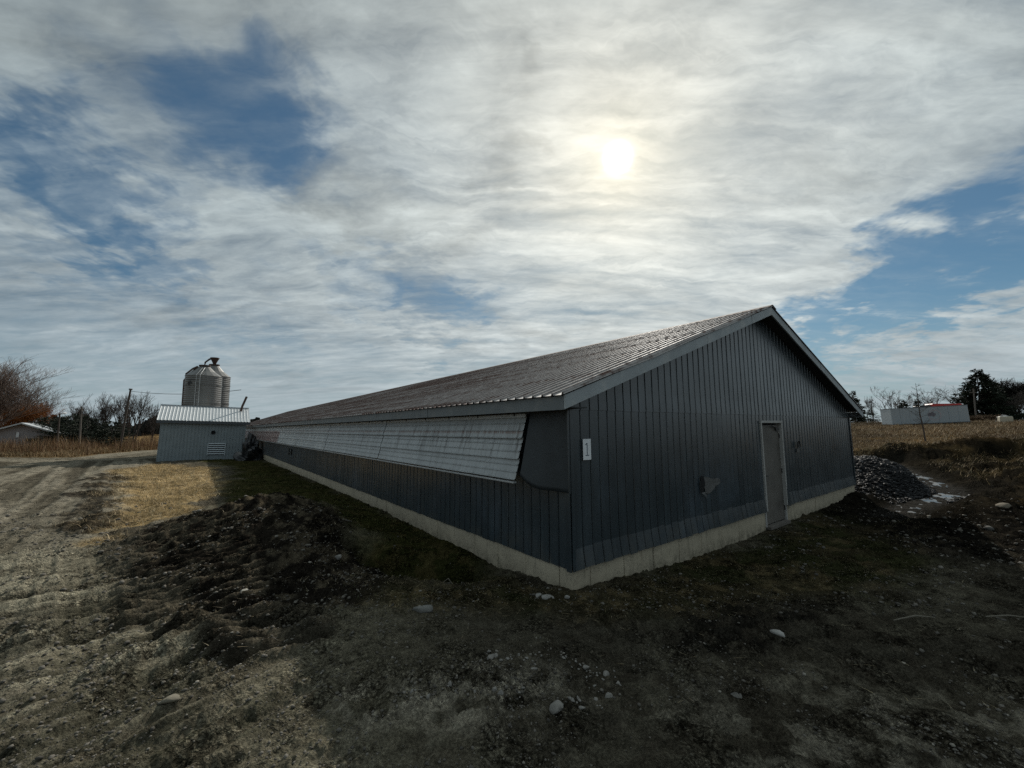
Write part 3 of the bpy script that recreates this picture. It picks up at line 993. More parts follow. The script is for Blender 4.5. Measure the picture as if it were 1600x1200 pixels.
# ------------------------------------------------------------------ barn
barn = empty('poultry_barn', (BX, BY, 0), TH)
tag(barn, 'long low dark grey metal barn with rusty ribbed roof and gable door', 'barn')
SB = 0.30            # bottom of the siding
SEAM = 2.294
EA, EZ = -0.32, 2.434
RA, RZ = W / 2, 4.588
SLOPE = (RZ - EZ) / (RA - EA)
OV = 0.283


def roof_z(a):
    aa = a if a <= RA else 2 * RA - a
    return EZ + (aa - EA) * SLOPE


# concrete foundation, poured panel by panel
JO = 0.68
gj = [0.0] + [0.35 + JO * i for i in range(17)] + [W]
gj = [a for a in gj if not (5.25 < a < 5.6 or 6.71 < a < 6.95)]
gj = sorted(set([round(a, 3) for a in gj if not 5.60 < a < 6.71] + [5.60, 6.71]))
for a0, a1 in zip(gj[:-1], gj[1:]):
    if a0 >= 5.59 and a1 <= 6.72:
        continue
    pr = rnd.uniform(-0.006, 0.006)
    MB().box(a0 + 0.005, a1 - 0.005, 0.012 + pr, 0.22, -0.75, SB + rnd.uniform(-0.004, 0.002)).build('foundation_panel', M['concrete'], barn, bevel=0.006)
b0 = 0.23
while b0 < 48:
    b1 = b0 + JO
    pr = rnd.uniform(-0.006, 0.006)
    MB().box(0.012 + pr, 0.22, b0 + 0.004, b1 - 0.004, -0.75, SB + rnd.uniform(-0.004, 0.002)).build('foundation_panel', M['concrete'], barn, bevel=0.006)
    b0 = b1
MB().box(0.012, 0.22, b0, BLEN, -0.75, SB).box(W - 0.22, W - 0.012, 0.23, BLEN, -0.75, SB).box(0.23, W - 0.23, BLEN - 0.2, BLEN, -0.75, SB).build('foundation', M['concrete'], barn)
# dark inner shell closes the building
sh = MB()
ring = [(0.10, SB - 0.02), (W - 0.10, SB - 0.02), (W - 0.10, roof_z(W - 0.1) - 0.15), (RA, RZ - 0.15), (0.10, roof_z(0.1) - 0.15)]
for q0, q1 in ((0.10, 0.12),):
    pts = [(a, q1, z) for a, z in ring] + [(a, BLEN - 0.1, z) for a, z in ring]
    n5 = 5
    sh.add(pts, [(4, 3, 2, 1, 0), (5, 6, 7, 8, 9)] + [(i, (i + 1) % 5, 5 + (i + 1) % 5, 5 + i) for i in range(5)])
inner = sh.build('inner_wall', M['dark'], barn)

RIB = 0.18
PROF = [(0.004, 0.0), (0.008, 0.009), (0.015, 0.009), (0.019, 0.0), (RIB - 0.005, 0.0)]


def strip(us, n_of, rows):
    """one ribbed strip: us = [(u, out)], rows = [(z_func(u), extra_out)] bottom to top -> (u, out, z)"""
    vs, fs = [], []
    m = len(us)
    for zf, ex in rows:
        for u, o in us:
            vs.append((u, o + ex, zf(u) if callable(zf) else zf))
    for i in range(len(rows) - 1):
        for j in range(m - 1):
            fs.append((i * m + j, i * m + j + 1, (i + 1) * m + j + 1, (i + 1) * m + j))
    return vs, fs


bounds = []
a = 0.03
while a < W - 0.02:
    bounds.append(a)
    a += RIB
bounds.append(W - 0.03)
bounds = [q for q in bounds if min(abs(q - 5.60), abs(q - 6.71)) > 0.05]
bounds = sorted(bounds + [5.60, 6.71])
DOORTOP = 2.105
for a0, a1 in zip(bounds[:-1], bounds[1:]):
    s = (a1 - a0) / RIB
    mid = 0.5 * (a0 + a1)
    us = [(a0 + p[0] if i < 4 else a1 - 0.003, p[1]) for i, p in enumerate(PROF)]
    yaw = rnd.uniform(-0.007, 0.007) + 0.05 * math.exp(-((mid - 4.0) / 0.35) ** 2)
    us2 = [(u, o + (u - mid) * yaw) for u, o in us]
    flat = us2
    dz = lambda: rnd.uniform(-0.0012, 0.0012)
    kick = 0.037 + rnd.uniform(-0.003, 0.003)
    zb = SB + rnd.uniform(-0.01, 0.006)
    if 5.59 < a0 and a1 < 6.72:
        rows = [(DOORTOP + 0.045, 0.0), (SEAM, dz())]
    else:
        rows = [(zb, kick), (SB + 0.10, kick * 0.62), (SB + 0.25 + rnd.uniform(-0.012, 0.012), 0.002), (0.85, dz()), (1.15, dz()), (1.5, dz()), (1.9, dz()), (SEAM + 0.01, 0.0)]
    vs, fs = strip(flat, None, rows)
    vs = [(u, -o, z) for u, o, z in vs]
    MB().add(vs, fs).build('siding_panel', M['siding'], barn)
    rows = [(SEAM - 0.020 + rnd.uniform(-0.004, 0.004), 0.009), (SEAM + 0.25, 0.004 + dz())]
    top = lambda u: roof_z(u) - 0.115
    if top(mid) > SEAM + 0.5:
        rows.append((lambda u: SEAM + 0.25 + 0.5 * (roof_z(u) - 0.115 - SEAM - 0.25), 0.003 + dz()))
    rows.append((top, 0.003))
    if min(top(a0), top(a1)) > SEAM + 0.27:
        vs, fs = strip(us, None, rows)
    else:
        vs, fs = strip(us, None, [(SEAM - 0.020, 0.009), (lambda u: max(top(u), SEAM + 0.02), 0.003)])
    vs = [(u, -o, z) for u, o, z in vs]
    MB().add(vs, fs).build('siding_panel', M['siding'], barn)
# long side wall
nside = 118
side_us = [(p[0], p[1]) for p in PROF]
farm = MB()
for i in range(int(56 / RIB)):
    b_ = 0.03 + RIB * i
    yaw = rnd.uniform(-0.012, 0.012)
    us = [(b_ + u, o + (u - 0.09) * yaw) for u, o in side_us]
    zb = SB + rnd.uniform(-0.008, 0.006)
    rows = [(zb, 0.008), (0.7, rnd.uniform(-.002, .002)), (1.2, rnd.uniform(-.002, .002)), (2.36, 0.0)]
    vs, fs = strip(us, None, rows)
    vs = [(-o, u, z) for u, o, z in vs]
    fs = [f[::-1] for f in fs]
    if i < nside:
        MB().add(vs, fs).build('siding_panel', M['siding'], barn)
    else:
        farm.add(vs, fs)
tag(farm.build('siding', M['siding'], barn), kind='stuff')
# corner flashings
def angle_trim(a_, sg):
    m = MB()
    m.box(min(a_, a_ + sg * 0.055), max(a_, a_ + sg * 0.055), -0.030, -0.020, SB - 0.012, 2.40)
    m.box(a_ - 0.032 if sg > 0 else a_ + 0.022, a_ - 0.022 if sg > 0 else a_ + 0.032, -0.030, 0.055, SB - 0.012, 2.40)
    return m.build('corner_trim', M['siding'], barn)
angle_trim(0.0, 1)
angle_trim(W, -1)
MB().box(W - 0.0, W + 0.02, 0.06, BLEN, SB, 2.36).build('rear_siding', M['siding'], barn)

# roof: ribbed sheets laid strip by strip from the eave to the ridge
L_EA = EA - 0.045
RPROF = [(0.0, 0.0), (0.012, 0.030), (0.028, 0.030), (0.042, 0.0), (RIB + 0.002, 0.003)]


def roof_strip(b_, wob=0.0, side=1):
    vs, fs = [], []
    st = [0.0, 0.12, 0.3, 0.5, 0.7, 0.88, 1.0]
    for i, s in enumerate(st):
        a_ = L_EA + (RA - L_EA) * s
        z_ = EZ + (a_ - EA) * SLOPE + 0.012
        for j, (u, o) in enumerate(RPROF):
            w = wob * (math.sin(s * 17) + 0.6 * math.sin(s * 31 + 1)) if (wob and j < 2) else 0.0
            vs.append((a_ if side > 0 else W - a_, b_ + u, z_ + o + w))
    m = len(RPROF)
    for i in range(len(st) - 1):
        for j in range(m - 1):
            f = (i * m + j, (i + 1) * m + j, (i + 1) * m + j + 1, i * m + j + 1)
            fs.append(f if side < 0 else f[::-1])
    return vs, fs


nroof = 90
farr = MB()
b_ = -OV - 0.02
i = 0
while b_ < BLEN:
    vs, fs = roof_strip(b_, 0.012 if i == 0 else 0.0)
    if i < nroof:
        MB().add(vs, fs).build('roof_panel', M['roof'], barn)
    else:
        farr.add(vs, fs)
    b_ += RIB
    i += 1
tag(farr.build('roofing', M['roof'], barn), kind='stuff')
rs = MB()
b_ = -OV - 0.02
while b_ < BLEN:
    vs, fs = roof_strip(b_, 0, -1)
    rs.add(vs, fs)
    b_ += RIB
tag(rs.build('rear_roofing', M['roof'], barn), kind='stuff')
# ridge cap
b_ = -OV - 0.03
while b_ < BLEN:
    b1 = min(b_ + 3.05, BLEN)
    c = MB()
    w_ = 0.17
    c.add([(RA - w_, b_, RZ - w_ * SLOPE + 0.040), (RA, b_, RZ + 0.048), (RA + w_, b_, RZ - w_ * SLOPE + 0.040),
           (RA - w_, b1 - 0.01, RZ - w_ * SLOPE + 0.040), (RA, b1 - 0.01, RZ + 0.048), (RA + w_, b1 - 0.01, RZ - w_ * SLOPE + 0.040),
           (RA - w_, b_, RZ - w_ * SLOPE + 0.020), (RA + w_, b_, RZ - w_ * SLOPE + 0.020), (RA - w_, b1 - 0.01, RZ - w_ * SLOPE + 0.02), (RA + w_, b1 - 0.01, RZ - w_ * SLOPE + 0.02)],
          [(0, 1, 4, 3), (1, 2, 5, 4), (6, 0, 3, 8), (2, 7, 9, 5)])
    c.build('ridge_cap', M['rustbar'], barn)
    b_ = b1
# rake boards, butted lengths
FH = 0.165
for side in (1, -1):
    cuts = [EA, 1.35, 3.1, 4.9, RA]
    for c0, c1 in zip(cuts[:-1], cuts[1:]):
        jit = rnd.uniform(-0.005, 0.005)
        e0, e1 = c0 + (0.003 if c0 > EA else 0), c1 - 0.003
        q = []
        for yy in (-OV - 0.0 + jit, -OV + 0.030 + jit):
            q.append((e0, yy))
        zt = lambda a_: EZ + (a_ - EA) * SLOPE - 0.002
        X = (lambda a_: a_) if side > 0 else (lambda a_: W - a_)
        y0, y1 = -OV + jit, -OV + 0.03 + jit
        MB().hexa([(X(e0), y0, zt(e0) - FH), (X(e1), y0, zt(e1) - FH), (X(e1), y1, zt(e1) - FH), (X(e0), y1, zt(e0) - FH),
                   (X(e0), y0, zt(e0)), (X(e1), y0, zt(e1)), (X(e1), y1, zt(e1)), (X(e0), y1, zt(e0))]).build('rake_board', M['trim'], barn)
# fascia boards along the eave
b_ = -OV + 0.034
while b_ < BLEN:
    b1 = min(b_ + 3.66, BLEN)
    jit = rnd.uniform(-0.004, 0.004)
    MB().box(EA + jit, EA + 0.03 + jit, b_ + 0.003, b1 - 0.003, EZ - FH - 0.01, EZ - 0.01).build('fascia_board', M['fascia'], barn)
    b_ = b1
MB().box(W - EA - 0.03, W - EA, -OV + 0.04, BLEN, EZ - FH, EZ - 0.01).build('rear_fascia', M['trim'], barn)
# soffits
MB().box(EA + 0.034, 0.09, -OV + 0.034, BLEN, EZ - FH + 0.015, EZ - FH + 0.03).build('eave_soffit', M['soffit'], barn)
for side in (1, -1):
    X = (lambda a_: a_) if side > 0 else (lambda a_: W - a_)
    e0, e1 = 0.10, RA
    zt = lambda a_: EZ + (a_ - EA) * SLOPE - 0.10
    MB().hexa([(X(e0), -OV + 0.034, zt(e0)), (X(e1), -OV + 0.034, zt(e1)), (X(e1), 0.09, zt(e1)), (X(e0), 0.09, zt(e0)),
               (X(e0), -OV + 0.034, zt(e0) + 0.02), (X(e1), -OV + 0.034, zt(e1) + 0.02), (X(e1), 0.09, zt(e1) + 0.02), (X(e0), 0.09, zt(e0) + 0.02)]).build('rake_soffit', M['soffit'], barn)
MB().box(W - 0.09, W - EA - 0.034, -OV + 0.034, BLEN, EZ - FH + 0.015, EZ - FH + 0.03).build('rear_soffit', M['soffit'], barn)

# ventilation flaps hanging out from the eave, three lapped sheets each
FT, FB = 2.205, 1.345
OT, OB = 0.065, 0.285


def flap_pt(s):      # s 0 top .. 1 bottom -> (a, z)
    o = OT + (OB - OT) * (s ** 1.12)
    return -o, FT + (FB - FT) * s


fj = [0.72] + [0.72 + 5.47 * i for i in range(1, 11)]
for f0, f1 in zip(fj[:-1], fj[1:]):
    q0, q1 = f0 + 0.02, f1 - 0.02
    fr = empty('vent_flap', (0, 0, 0))
    fr.parent = barn
    for kx in range(3):
        s0, s1 = kx / 3.0, (kx + 1) / 3.0 + (0.012 if kx < 2 else 0)
        prof = []
        N = 14
        for j in range(N + 1):
            t = j / N
            s = s0 + (s1 - s0) * t
            ph = (t * 3.0) % 1.0
            rb = 0.014 * (1 if 0.80 < ph < 0.93 else 0)
            mid = 0.003 * math.sin(ph * 2 * math.pi * 3)
            prof.append((s, rb + mid))
        extra = []
        for t in (0.262, 0.271, 0.300, 0.312, 0.595, 0.604, 0.633, 0.645, 0.93, 0.94, 0.965, 0.978):
            extra.append((s0 + (s1 - s0) * t, 0.016 if (0.268 < t < 0.305 or 0.60 < t < 0.64 or 0.935 < t < 0.97) else 0.0))
        base = [(s0 + (s1 - s0) * j / 6, 0.0) for j in range(7)]
        prof = sorted(extra + base)
        lift = 0.046 - 0.020 * kx
        vs, fs = [], []
        nb = 12
        sag = rnd.uniform(-0.004, 0.004)
        for jb in range(nb + 1):
            bb = q0 + (q1 - q0) * jb / nb
            wv = 0.004 * math.sin(jb * 1.7 + kx) + sag
            for s, o in prof:
                a_, z_ = flap_pt(min(s, 1.0))
                t = (s - s0) / (s1 - s0)
                lf = lift * (0.35 + 0.65 * t)
                vs.append((a_ - (o + lf + wv * t) * 0.97, bb, z_ - (o + lf) * 0.24))
        m = len(prof)
        for jb in range(nb):
            for j in range(m - 1):
                fs.append((jb * m + j, jb * m + j + 1, (jb + 1) * m + j + 1, (jb + 1) * m + j))
        MB().add(vs, fs).build('flap_sheet', M['flap'], fr)
    a_, z_ = flap_pt(0.0)
    MB().box(a_ - 0.038, a_ - 0.006, q0, q1, z_ - 0.015, z_ + 0.045).build('top_rail', M['rail'], fr, bevel=0.006)
    nb = MB()
    for jb in range(6):
        bb = q0 + 0.25 + (q1 - q0 - 0.5) * jb / 5
        nb.box(a_ - 0.048, a_ - 0.036, bb - 0.008, bb + 0.008, z_ + 0.008, z_ + 0.05)
    nb.build('bolt', M['bolt'], fr)
    a_, z_ = flap_pt(1.0)
    MB().box(a_ - 0.040, a_ + 0.02, q0, q1, z_ - 0.045, z_ - 0.020).build('bottom_rail', M['rail'], fr, bevel=0.005)
    nb = MB()
    for kk in range(0, 6):
        bb = q0 + 0.4 + kk * (q1 - q0 - 0.8) / 5
        t0, t1 = flap_pt(0.02), flap_pt(0.98)
        nb.add([(t0[0] + 0.03, bb, t0[1]), (t0[0] + 0.03, bb + 0.04, t0[1]), (t1[0] + 0.03, bb + 0.04, t1[1]), (t1[0] + 0.03, bb, t1[1])], [(0, 1, 2, 3)])
    nb.build('batten', M['bolt'], fr)
# end curtain between flap and corner, curled at its lower edge
cv, cf = [], []
nb_, nz_ = 14, 18
for i in range(nb_ + 1):
    t = i / nb_                       # 0 at the corner .. 1 at the flap
    bb = 0.735 * t - 0.036
    drop = 1.02 - (0.0 if t < 0.55 else 0.17 * ((t - 0.55) / 0.45) ** 2.2)
    for j in range(nz_ + 1):
        s = j / nz_
        z_ = 2.262 - drop * s
        out = 0.045 + (OB - OT - 0.02) * (s ** 1.15) * t ** 1.4 + 0.004 * math.sin(i * 1.3 + s * 5)
        cv.append((-out, bb, z_))
for i in range(nb_):
    for j in range(nz_):
        q = i * (nz_ + 1) + j
        cf.append((q, q + 1, q + nz_ + 2, q + nz_ + 1))
# lower return back to the wall
q = len(cv)
for i in range(nb_ + 1):
    p = cv[i * (nz_ + 1) + nz_]
    cv.append((-0.024, p[1], p[2] - 0.01))
for i in range(nb_):
    cf.append((i * (nz_ + 1) + nz_, q + i, q + i + 1, (i + 1) * (nz_ + 1) + nz_))
MB().add(cv, cf).build('end_curtain', M['sheeting'], barn, smooth=True)
MB().box(-0.054, -0.030, -0.050, -0.034, 1.23, 2.26).build('curtain_edge', M['siding'], barn)

# door on the gable, set back in its frame
DA0, DA1, DZ0 = 5.60, 6.71, -0.02
MB().box(DA0 + 0.055, DA1 - 0.055, 0.035, 0.075, DZ0 + 0.03, DOORTOP - 0.045).build('door', M['door'], barn, bevel=0.004)
door = bpy.data.objects['door']
MB().tube([(DA0 + 0.16, 0.035, 1.0), (DA0 + 0.16, -0.01, 1.0), (DA0 + 0.25, -0.01, 1.0)], 0.011, 7).box(DA0 + 0.13, DA0 + 0.19, 0.024, 0.036, 0.93, 1.07).build('handle', M['bolt'], door)
for hz_ in (0.25, 1.05, 1.82):
    MB().tube([(DA1 - 0.05, 0.028, hz_ - 0.05), (DA1 - 0.05, 0.028, hz_ + 0.05)], 0.012, 7).build('hinge', M['bolt'], door)
MB().box(DA0, DA0 + 0.05, -0.034, 0.10, SB, DOORTOP).box(DA1 - 0.05, DA1, -0.034, 0.10, SB, DOORTOP).box(DA0 - 0.01, DA1 + 0.01, -0.038, 0.10, DOORTOP, DOORTOP + 0.05).box(DA0, DA0 + 0.05, 0.0, 0.10, DZ0, SB).box(DA1 - 0.05, DA1, 0.0, 0.10, DZ0, SB).build('door_frame', M['frame'], barn, bevel=0.003)
MB().box(DA0 + 0.05, DA1 - 0.05, -0.07, 0.10, DZ0 - 0.05, DZ0 + 0.012).build('threshold', M['pole'], barn, bevel=0.004)
fl = MB()
fl.add([(DA1 + 0.004, -0.04, SB - 0.01), (DA1 + 0.055, -0.065, SB - 0.02), (DA1 + 0.03, -0.05, SB + 0.42), (DA1 + 0.004, -0.038, SB + 0.45)], [(0, 1, 2, 3)])
fl.add([(DA1 - 0.03, -0.036, SB - 0.12), (DA1 + 0.004, -0.04, SB - 0.01), (DA1 + 0.004, -0.038, SB + 0.45), (DA1 - 0.03, -0.036, SB + 0.36)], [(0, 1, 2, 3)])
fl.build('bent_flashing', M['siding'], barn)
dc = MB()
dc.tube([(6.50, 0.01, 2.0), (6.18, -0.01, 2.045)], 0.012, 6).box(6.45, 6.60, 0.0, 0.034, 1.94, 1.99)
dc.build('door_closer', M['bolt'], barn)
# torn place in the siding and a round pipe stub
tp = MB()
cx, cz = 3.42, 1.05
pts = []
for k in range(18):
    q = 2 * math.pi * k / 18
    rr = 0.30 * (1 + 0.28 * math.sin(3 * q + 1) + rnd.uniform(-.1, .1))
    pts.append((cx + rr * math.cos(q), -0.021 - 0.003 * (k % 2), cz + 0.42 * rr * math.sin(q)))
tp.add(pts + [(cx, -0.019, cz)], [(k, (k + 1) % 18, 18) for k in range(18)])
tp.build('bare_patch', M['patch'], barn)
tp = MB()
pts = []
for k in range(14):
    q = 2 * math.pi * k / 14
    rr = 1 + rnd.uniform(-.25, .25)
    pts.append((3.14 + 0.075 * rr * math.cos(q), -0.027, 1.07 + 0.15 * rr * math.sin(q)))
tp.add(pts, [tuple(range(14))])
tp.build('torn_hole', M['black'], barn)
tp = MB()
for k in range(5):
    x_ = 3.08 + 0.03 * k
    tp.add([(x_, -0.028, 0.93), (x_ + 0.028, -0.028, 0.93), (x_ + 0.02 + 0.02 * rnd.random(), -0.075, 0.90 - 0.08 * rnd.random())], [(0, 1, 2)])
tp.build('curled_edge', M['patch'], barn)
MB().lathe([(0.0, 0.0), (0.055, 0.0), (0.085, 0.012), (0.085, 0.02)], 18).build('stub', M['bolt'], barn)
stub = bpy.data.objects['stub']
stub.name = 'pipe_stub'
stub.data.transform(Matrix.Translation((7.53, -0.045, 1.60)) @ Matrix.Rotation(R(90), 4, 'X'))
MB().box(7.46, 7.60, -0.03, -0.018, 1.42, 1.50).build('pale_smear', M['patch'], barn)
# small steel bracket on the long wall
bk = MB()
bk.box(-0.05, -0.018, 19.6, 19.66, 0.78, 1.08).box(-0.05, -0.018, 20.3, 20.36, 0.78, 1.08).box(-0.05, -0.018, 19.66, 20.3, 0.86, 0.90)
bk.build('wall_bracket', M['bolt'], barn)

# number sign beside the corner (a thing that hangs on the barn)
sg = empty('number_sign', bw(0.303, -0.026, 1.762), TH)
tag(sg, 'small white paper sign reading 1 on the dark gable near the corner', 'sign')
MB().box(-0.074, 0.074, -0.006, 0.0, -0.135, 0.135).build('panel', M['paper'], sg, bevel=0.001)
nm = MB()
nm.box(-0.006, 0.008, -0.0085, -0.0062, -0.070, 0.085).add([(-0.006, -0.0085, 0.085), (-0.006, -0.0085, 0.066), (-0.034, -0.0085, 0.052), (-0.034, -0.0085, 0.064)], [(3, 2, 1, 0)])
nm.box(-0.030, 0.032, -0.0085, -0.0062, -0.082, -0.070)
nm.build('numeral', M['ink'], sg)


# ------------------------------------------------------------------ shed, silos
def ribbed_wall(w, h, n, rib=0.012):
    vs, fs = [], []
    xs = []
    for i in range(n):
        x0 = -w / 2 + w * i / n
        st = w / n
        xs += [(x0, 0), (x0 + 0.012, rib), (x0 + 0.03, rib), (x0 + 0.042, 0)]
    xs.append((w / 2, 0))
    return xs


SW, SD, SH = 4.95, 4.0, 2.95
shc = bw(-1.1 - SW / 2, 33.2, 0)
shed = empty('tool_shed', (shc.x, shc.y, -0.14), TH, R(1.6))
tag(shed, 'small grey metal shed with louvre vent and pale ribbed roof under the silos', 'shed')
n_ = 26
for i in range(n_):
    x0 = -SW / 2 + SW * i / n_
    x1 = x0 + SW / n_
    us = [(x0 + 0.002, 0), (x0 + 0.015, 0.016), (x0 + 0.035, 0.016), (x0 + 0.048, 0), (x1 - 0.004, 0.0)]
    vs = [(u, -o, z) for z in (0.0, SH) for u, o in us]
    MB().add(vs, [(j, j + 1, j + 6, j + 5) for j in range(4)]).build('siding_panel', M['shedwall'], shed)
RR = 1.0
zr = SH + RR
MB().add([(-SW / 2, 0.02, -0.3), (SW / 2, 0.02, -0.3), (SW / 2, SD, -0.3), (-SW / 2, SD, -0.3), (-SW / 2, 0.02, SH), (SW / 2, 0.02, SH), (SW / 2, SD, SH), (-SW / 2, SD, SH), (-SW / 2, SD / 2, zr - 0.06), (SW / 2, SD / 2, zr - 0.06)],
         [(0, 1, 5, 4), (1, 2, 6, 9, 5), (2, 3, 7, 6), (3, 0, 4, 8, 7), (4, 5, 9, 8), (6, 7, 8, 9)]).build('wall', M['shedwall'], shed)
OVS = 0.22
for i in range(28):
    w_ = (SW + 2 * OVS) / 28
    x0 = -SW / 2 - OVS + i * w_
    us = [(x0, 0), (x0 + 0.018, 0.03), (x0 + 0.045, 0.03), (x0 + 0.063, 0), (x0 + w_ + 0.002, 0.004)]
    e0, e1 = -0.25, SD / 2
    vs = [(u, y_, SH + (y_ + 0.0) * RR / (SD / 2) + 0.03 + o) for y_ in (e0, e1) for u, o in us]
    MB().add(vs, [(j, j + 1, j + 6, j + 5) for j in range(4)]).build('roof_panel', M['shedroof'], shed)
MB().add([(-SW / 2 - OVS, SD / 2, zr + 0.03), (SW / 2 + OVS, SD / 2, zr + 0.03), (SW / 2 + OVS, SD + 0.25, SH - 0.1), (-SW / 2 - OVS, SD + 0.25, SH - 0.1)], [(0, 1, 2, 3)]).build('rear_roof', M['shedroof'], shed)
MB().box(-SW / 2 - OVS, SW / 2 + OVS, -0.28, -0.24, SH - 0.29, SH - 0.105).build('fascia_board', M['shedtrim'], shed)
MB().box(-SW / 2 - OVS, SW / 2 + OVS, SD / 2 - 0.07, SD / 2 + 0.07, zr + 0.05, zr + 0.085).build('ridge_cap', M['traileredge'], shed)
lv = empty('louver_vent', (0, 0, 0))
lv.parent = shed
lx, lz = 0.78, 0.86
MB().box(lx - 0.50, lx + 0.50, -0.045, -0.018, lz - 0.40, lz + 0.40).build('vent_back', M['black'], lv)
for k in range(6):
    z_ = lz - 0.36 + k * 0.145
    MB().add([(lx - 0.48, -0.075, z_), (lx + 0.48, -0.075, z_), (lx + 0.48, -0.048, z_ + 0.07), (lx - 0.48, -0.048, z_ + 0.07)], [(0, 1, 2, 3)]).build('louver', M['louver'], lv)
MB().box(lx - 0.54, lx - 0.49, -0.08, -0.018, lz - 0.44, lz + 0.44).box(lx + 0.49, lx + 0.54, -0.08, -0.018, lz - 0.44, lz + 0.44).build('vent_frame', M['louver'], lv)
hp = MB().lathe([(0.0, 0.0), (0.085, 0.0), (0.11, 0.02), (0.11, 0.05), (0.135, 0.05)], 16).build('vent_pipe', M['black'], shed)
hp.data.transform(Matrix.Translation((0.50, -0.07, 2.06)) @ Matrix.Rotation(R(90), 4, 'X'))
MB().tube([(2.12, 1.5, SH + 0.6), (2.20, 1.5, SH + 1.15), (2.44, 1.5, SH + 1.95)], [0.085, 0.08, 0.08], 10).build('stove_pipe', M['rustbar'], shed)


def feed_bin(x, y, z0, rad, zeave, ztop, rz, label, lid=True, boot=False):
    t = empty('feed_silo', (x, y, z0), rz)
    tag(t, label, 'silo')
    zb = 1.9
    prof = []
    nz = int((zeave - zb) / 0.085)
    for i in range(nz + 1):
        z_ = zb + (zeave - zb) * i / nz
        prof.append((rad + (0.018 if i % 2 else 0.0), z_))
    body = MB().lathe(prof, 40).build('body', M['galv'], t)
    for k in range(3):
        z_ = zb + (zeave - zb) * (k + 0.5) / 3
        MB().lathe([(rad + 0.024, z_ - 0.03), (rad + 0.04, z_ - 0.03), (rad + 0.04, z_ + 0.03), (rad + 0.024, z_ + 0.03)], 40).build('hoop', M['galv'], t)
    MB().lathe([(rad + 0.06, zeave - 0.02), (rad * 0.62, zeave + (ztop - zeave) * 0.45), (0.34, ztop)], 16).build('roof_cone', M['galv'], t)
    MB().lathe([(0.36, ztop - 0.03), (0.42, ztop), (0.42, ztop + 0.10), (0.0, ztop + 0.15)], 16).build('lid', M['rustbar'], t)
    MB().lathe([(0.15, 0.75), (rad, zb)], 24).build('hopper', M['galv'], t)
    for k in range(4):
        q = math.pi / 4 + k * math.pi / 2
        MB().tube([(rad * 0.98 * math.cos(q), rad * 0.98 * math.sin(q), -0.3), (rad * 0.98 * math.cos(q), rad * 0.98 * math.sin(q), zb + 0.4)], 0.05, 6).build('leg', M['galv'], t)
    return t


s1 = feed_bin(-26.3, 34.6, 0, 1.27, 6.62, 7.50, R(0), 'front galvanised feed silo with fill pipe bent over its left shoulder')
MB().tube([(-1.30, -0.35, 1.0), (-1.32, -0.35, 6.30), (-1.22, -0.34, 6.78), (-0.72, -0.3, 7.22), (-0.38, -0.25, 7.42)], [0.13, 0.13, 0.14, 0.14, 0.12], 10).build('fill_pipe', M['rustbar'], s1)
MB().tube([(-1.05, -0.55, 6.68), (-0.55, -0.5, 7.14)], [0.05, 0.05], 6).build('pipe_stay', M['shedroof'], s1)
ld = MB()
for off in (-0.16, 0.16):
    ld.tube([(0.50 + off, -1.30, 1.2), (0.50 + off, -1.30, 6.62), (0.34 + off * 0.6, -0.55, 7.32)], 0.022, 5)
for k in range(18):
    z_ = 1.4 + 0.29 * k
    ld.tube([(0.34, -1.30, z_), (0.66, -1.30, z_)], 0.012, 4)
ld.build('ladder', M['rail'], s1)
em = MB()
for kx in range(5):
    em.box(-0.45 + kx * 0.16, -0.45 + kx * 0.16 + 0.1, -1.302 - 0.0, -1.296, 6.18, 6.24)
em.add([(-0.34, -1.30, 6.02), (-0.12, -1.30, 6.14), (0.02, -1.30, 5.98), (-0.12, -1.30, 5.72), (-0.30, -1.30, 5.78)], [(0, 1, 2, 3, 4)])
em.build('stencil', M['wire'], s1)
s2 = feed_bin(-27.7, 37.6, 0, 1.30, 7.00, 8.05, R(20), 'rear galvanised feed silo with an elbow cap at its peak')
MB().tube([(-0.75, -0.2, 7.55), (-0.66, -0.2, 8.30), (-0.35, -0.15, 8.62), (0.05, -0.1, 8.70)], [0.075, 0.075, 0.08, 0.08], 10).lathe([(0.12, 8.2), (0.30, 8.62), (0.36, 8.70), (0.36, 8.78), (0.0, 8.80)], 14).build('elbow_cap', M['rustbar'], s2)

# crumpled plastic heap in the gap between shed and barn
def lumpy(name, rx, ry, rz_, m, seed, loc, n=28, k=18, amp=0.35, parent=None):
    vs, fs = [], []
    rs_ = np.random.default_rng(seed)
    ph = rs_.uniform(0, 6.28, (6, 3))
    for i in range(k + 1):
        th = math.pi * 0.5 * i / k * 1.08
        for j in range(n):
            q = 2 * math.pi * j / n
            d = 1.0
            for u in range(6):
                d += amp / (u + 1.5) * math.sin((u + 1.7) * q * (1 if u % 2 else 1) // 1 * 0 + (u + 2) * q + ph[u, 0]) * math.sin((u + 2) * th * 2 + ph[u, 1])
            vs.append((rx * d * math.sin(th) * math.cos(q), ry * d * math.sin(th) * math.sin(q), rz_ * d * math.cos(th)))
    for i in range(k):
        for j in range(n):
            a, b = i * n + j, i * n + (j + 1) % n
            fs.append((a, a + n, b + n, b))
    o = MB().add(vs, fs).build(name, m, parent)
    o.location = loc
    return o


ph_ = bw(-0.75, 31.6, 0)
tag(lumpy('plastic_heap', 0.75, 0.9, 1.45, M['plastic'], 3, (ph_.x, ph_.y, gz(ph_.x, ph_.y) - 0.15), amp=0.5),
    'crumpled black plastic heap between the grey shed and the barn', 'rubbish')


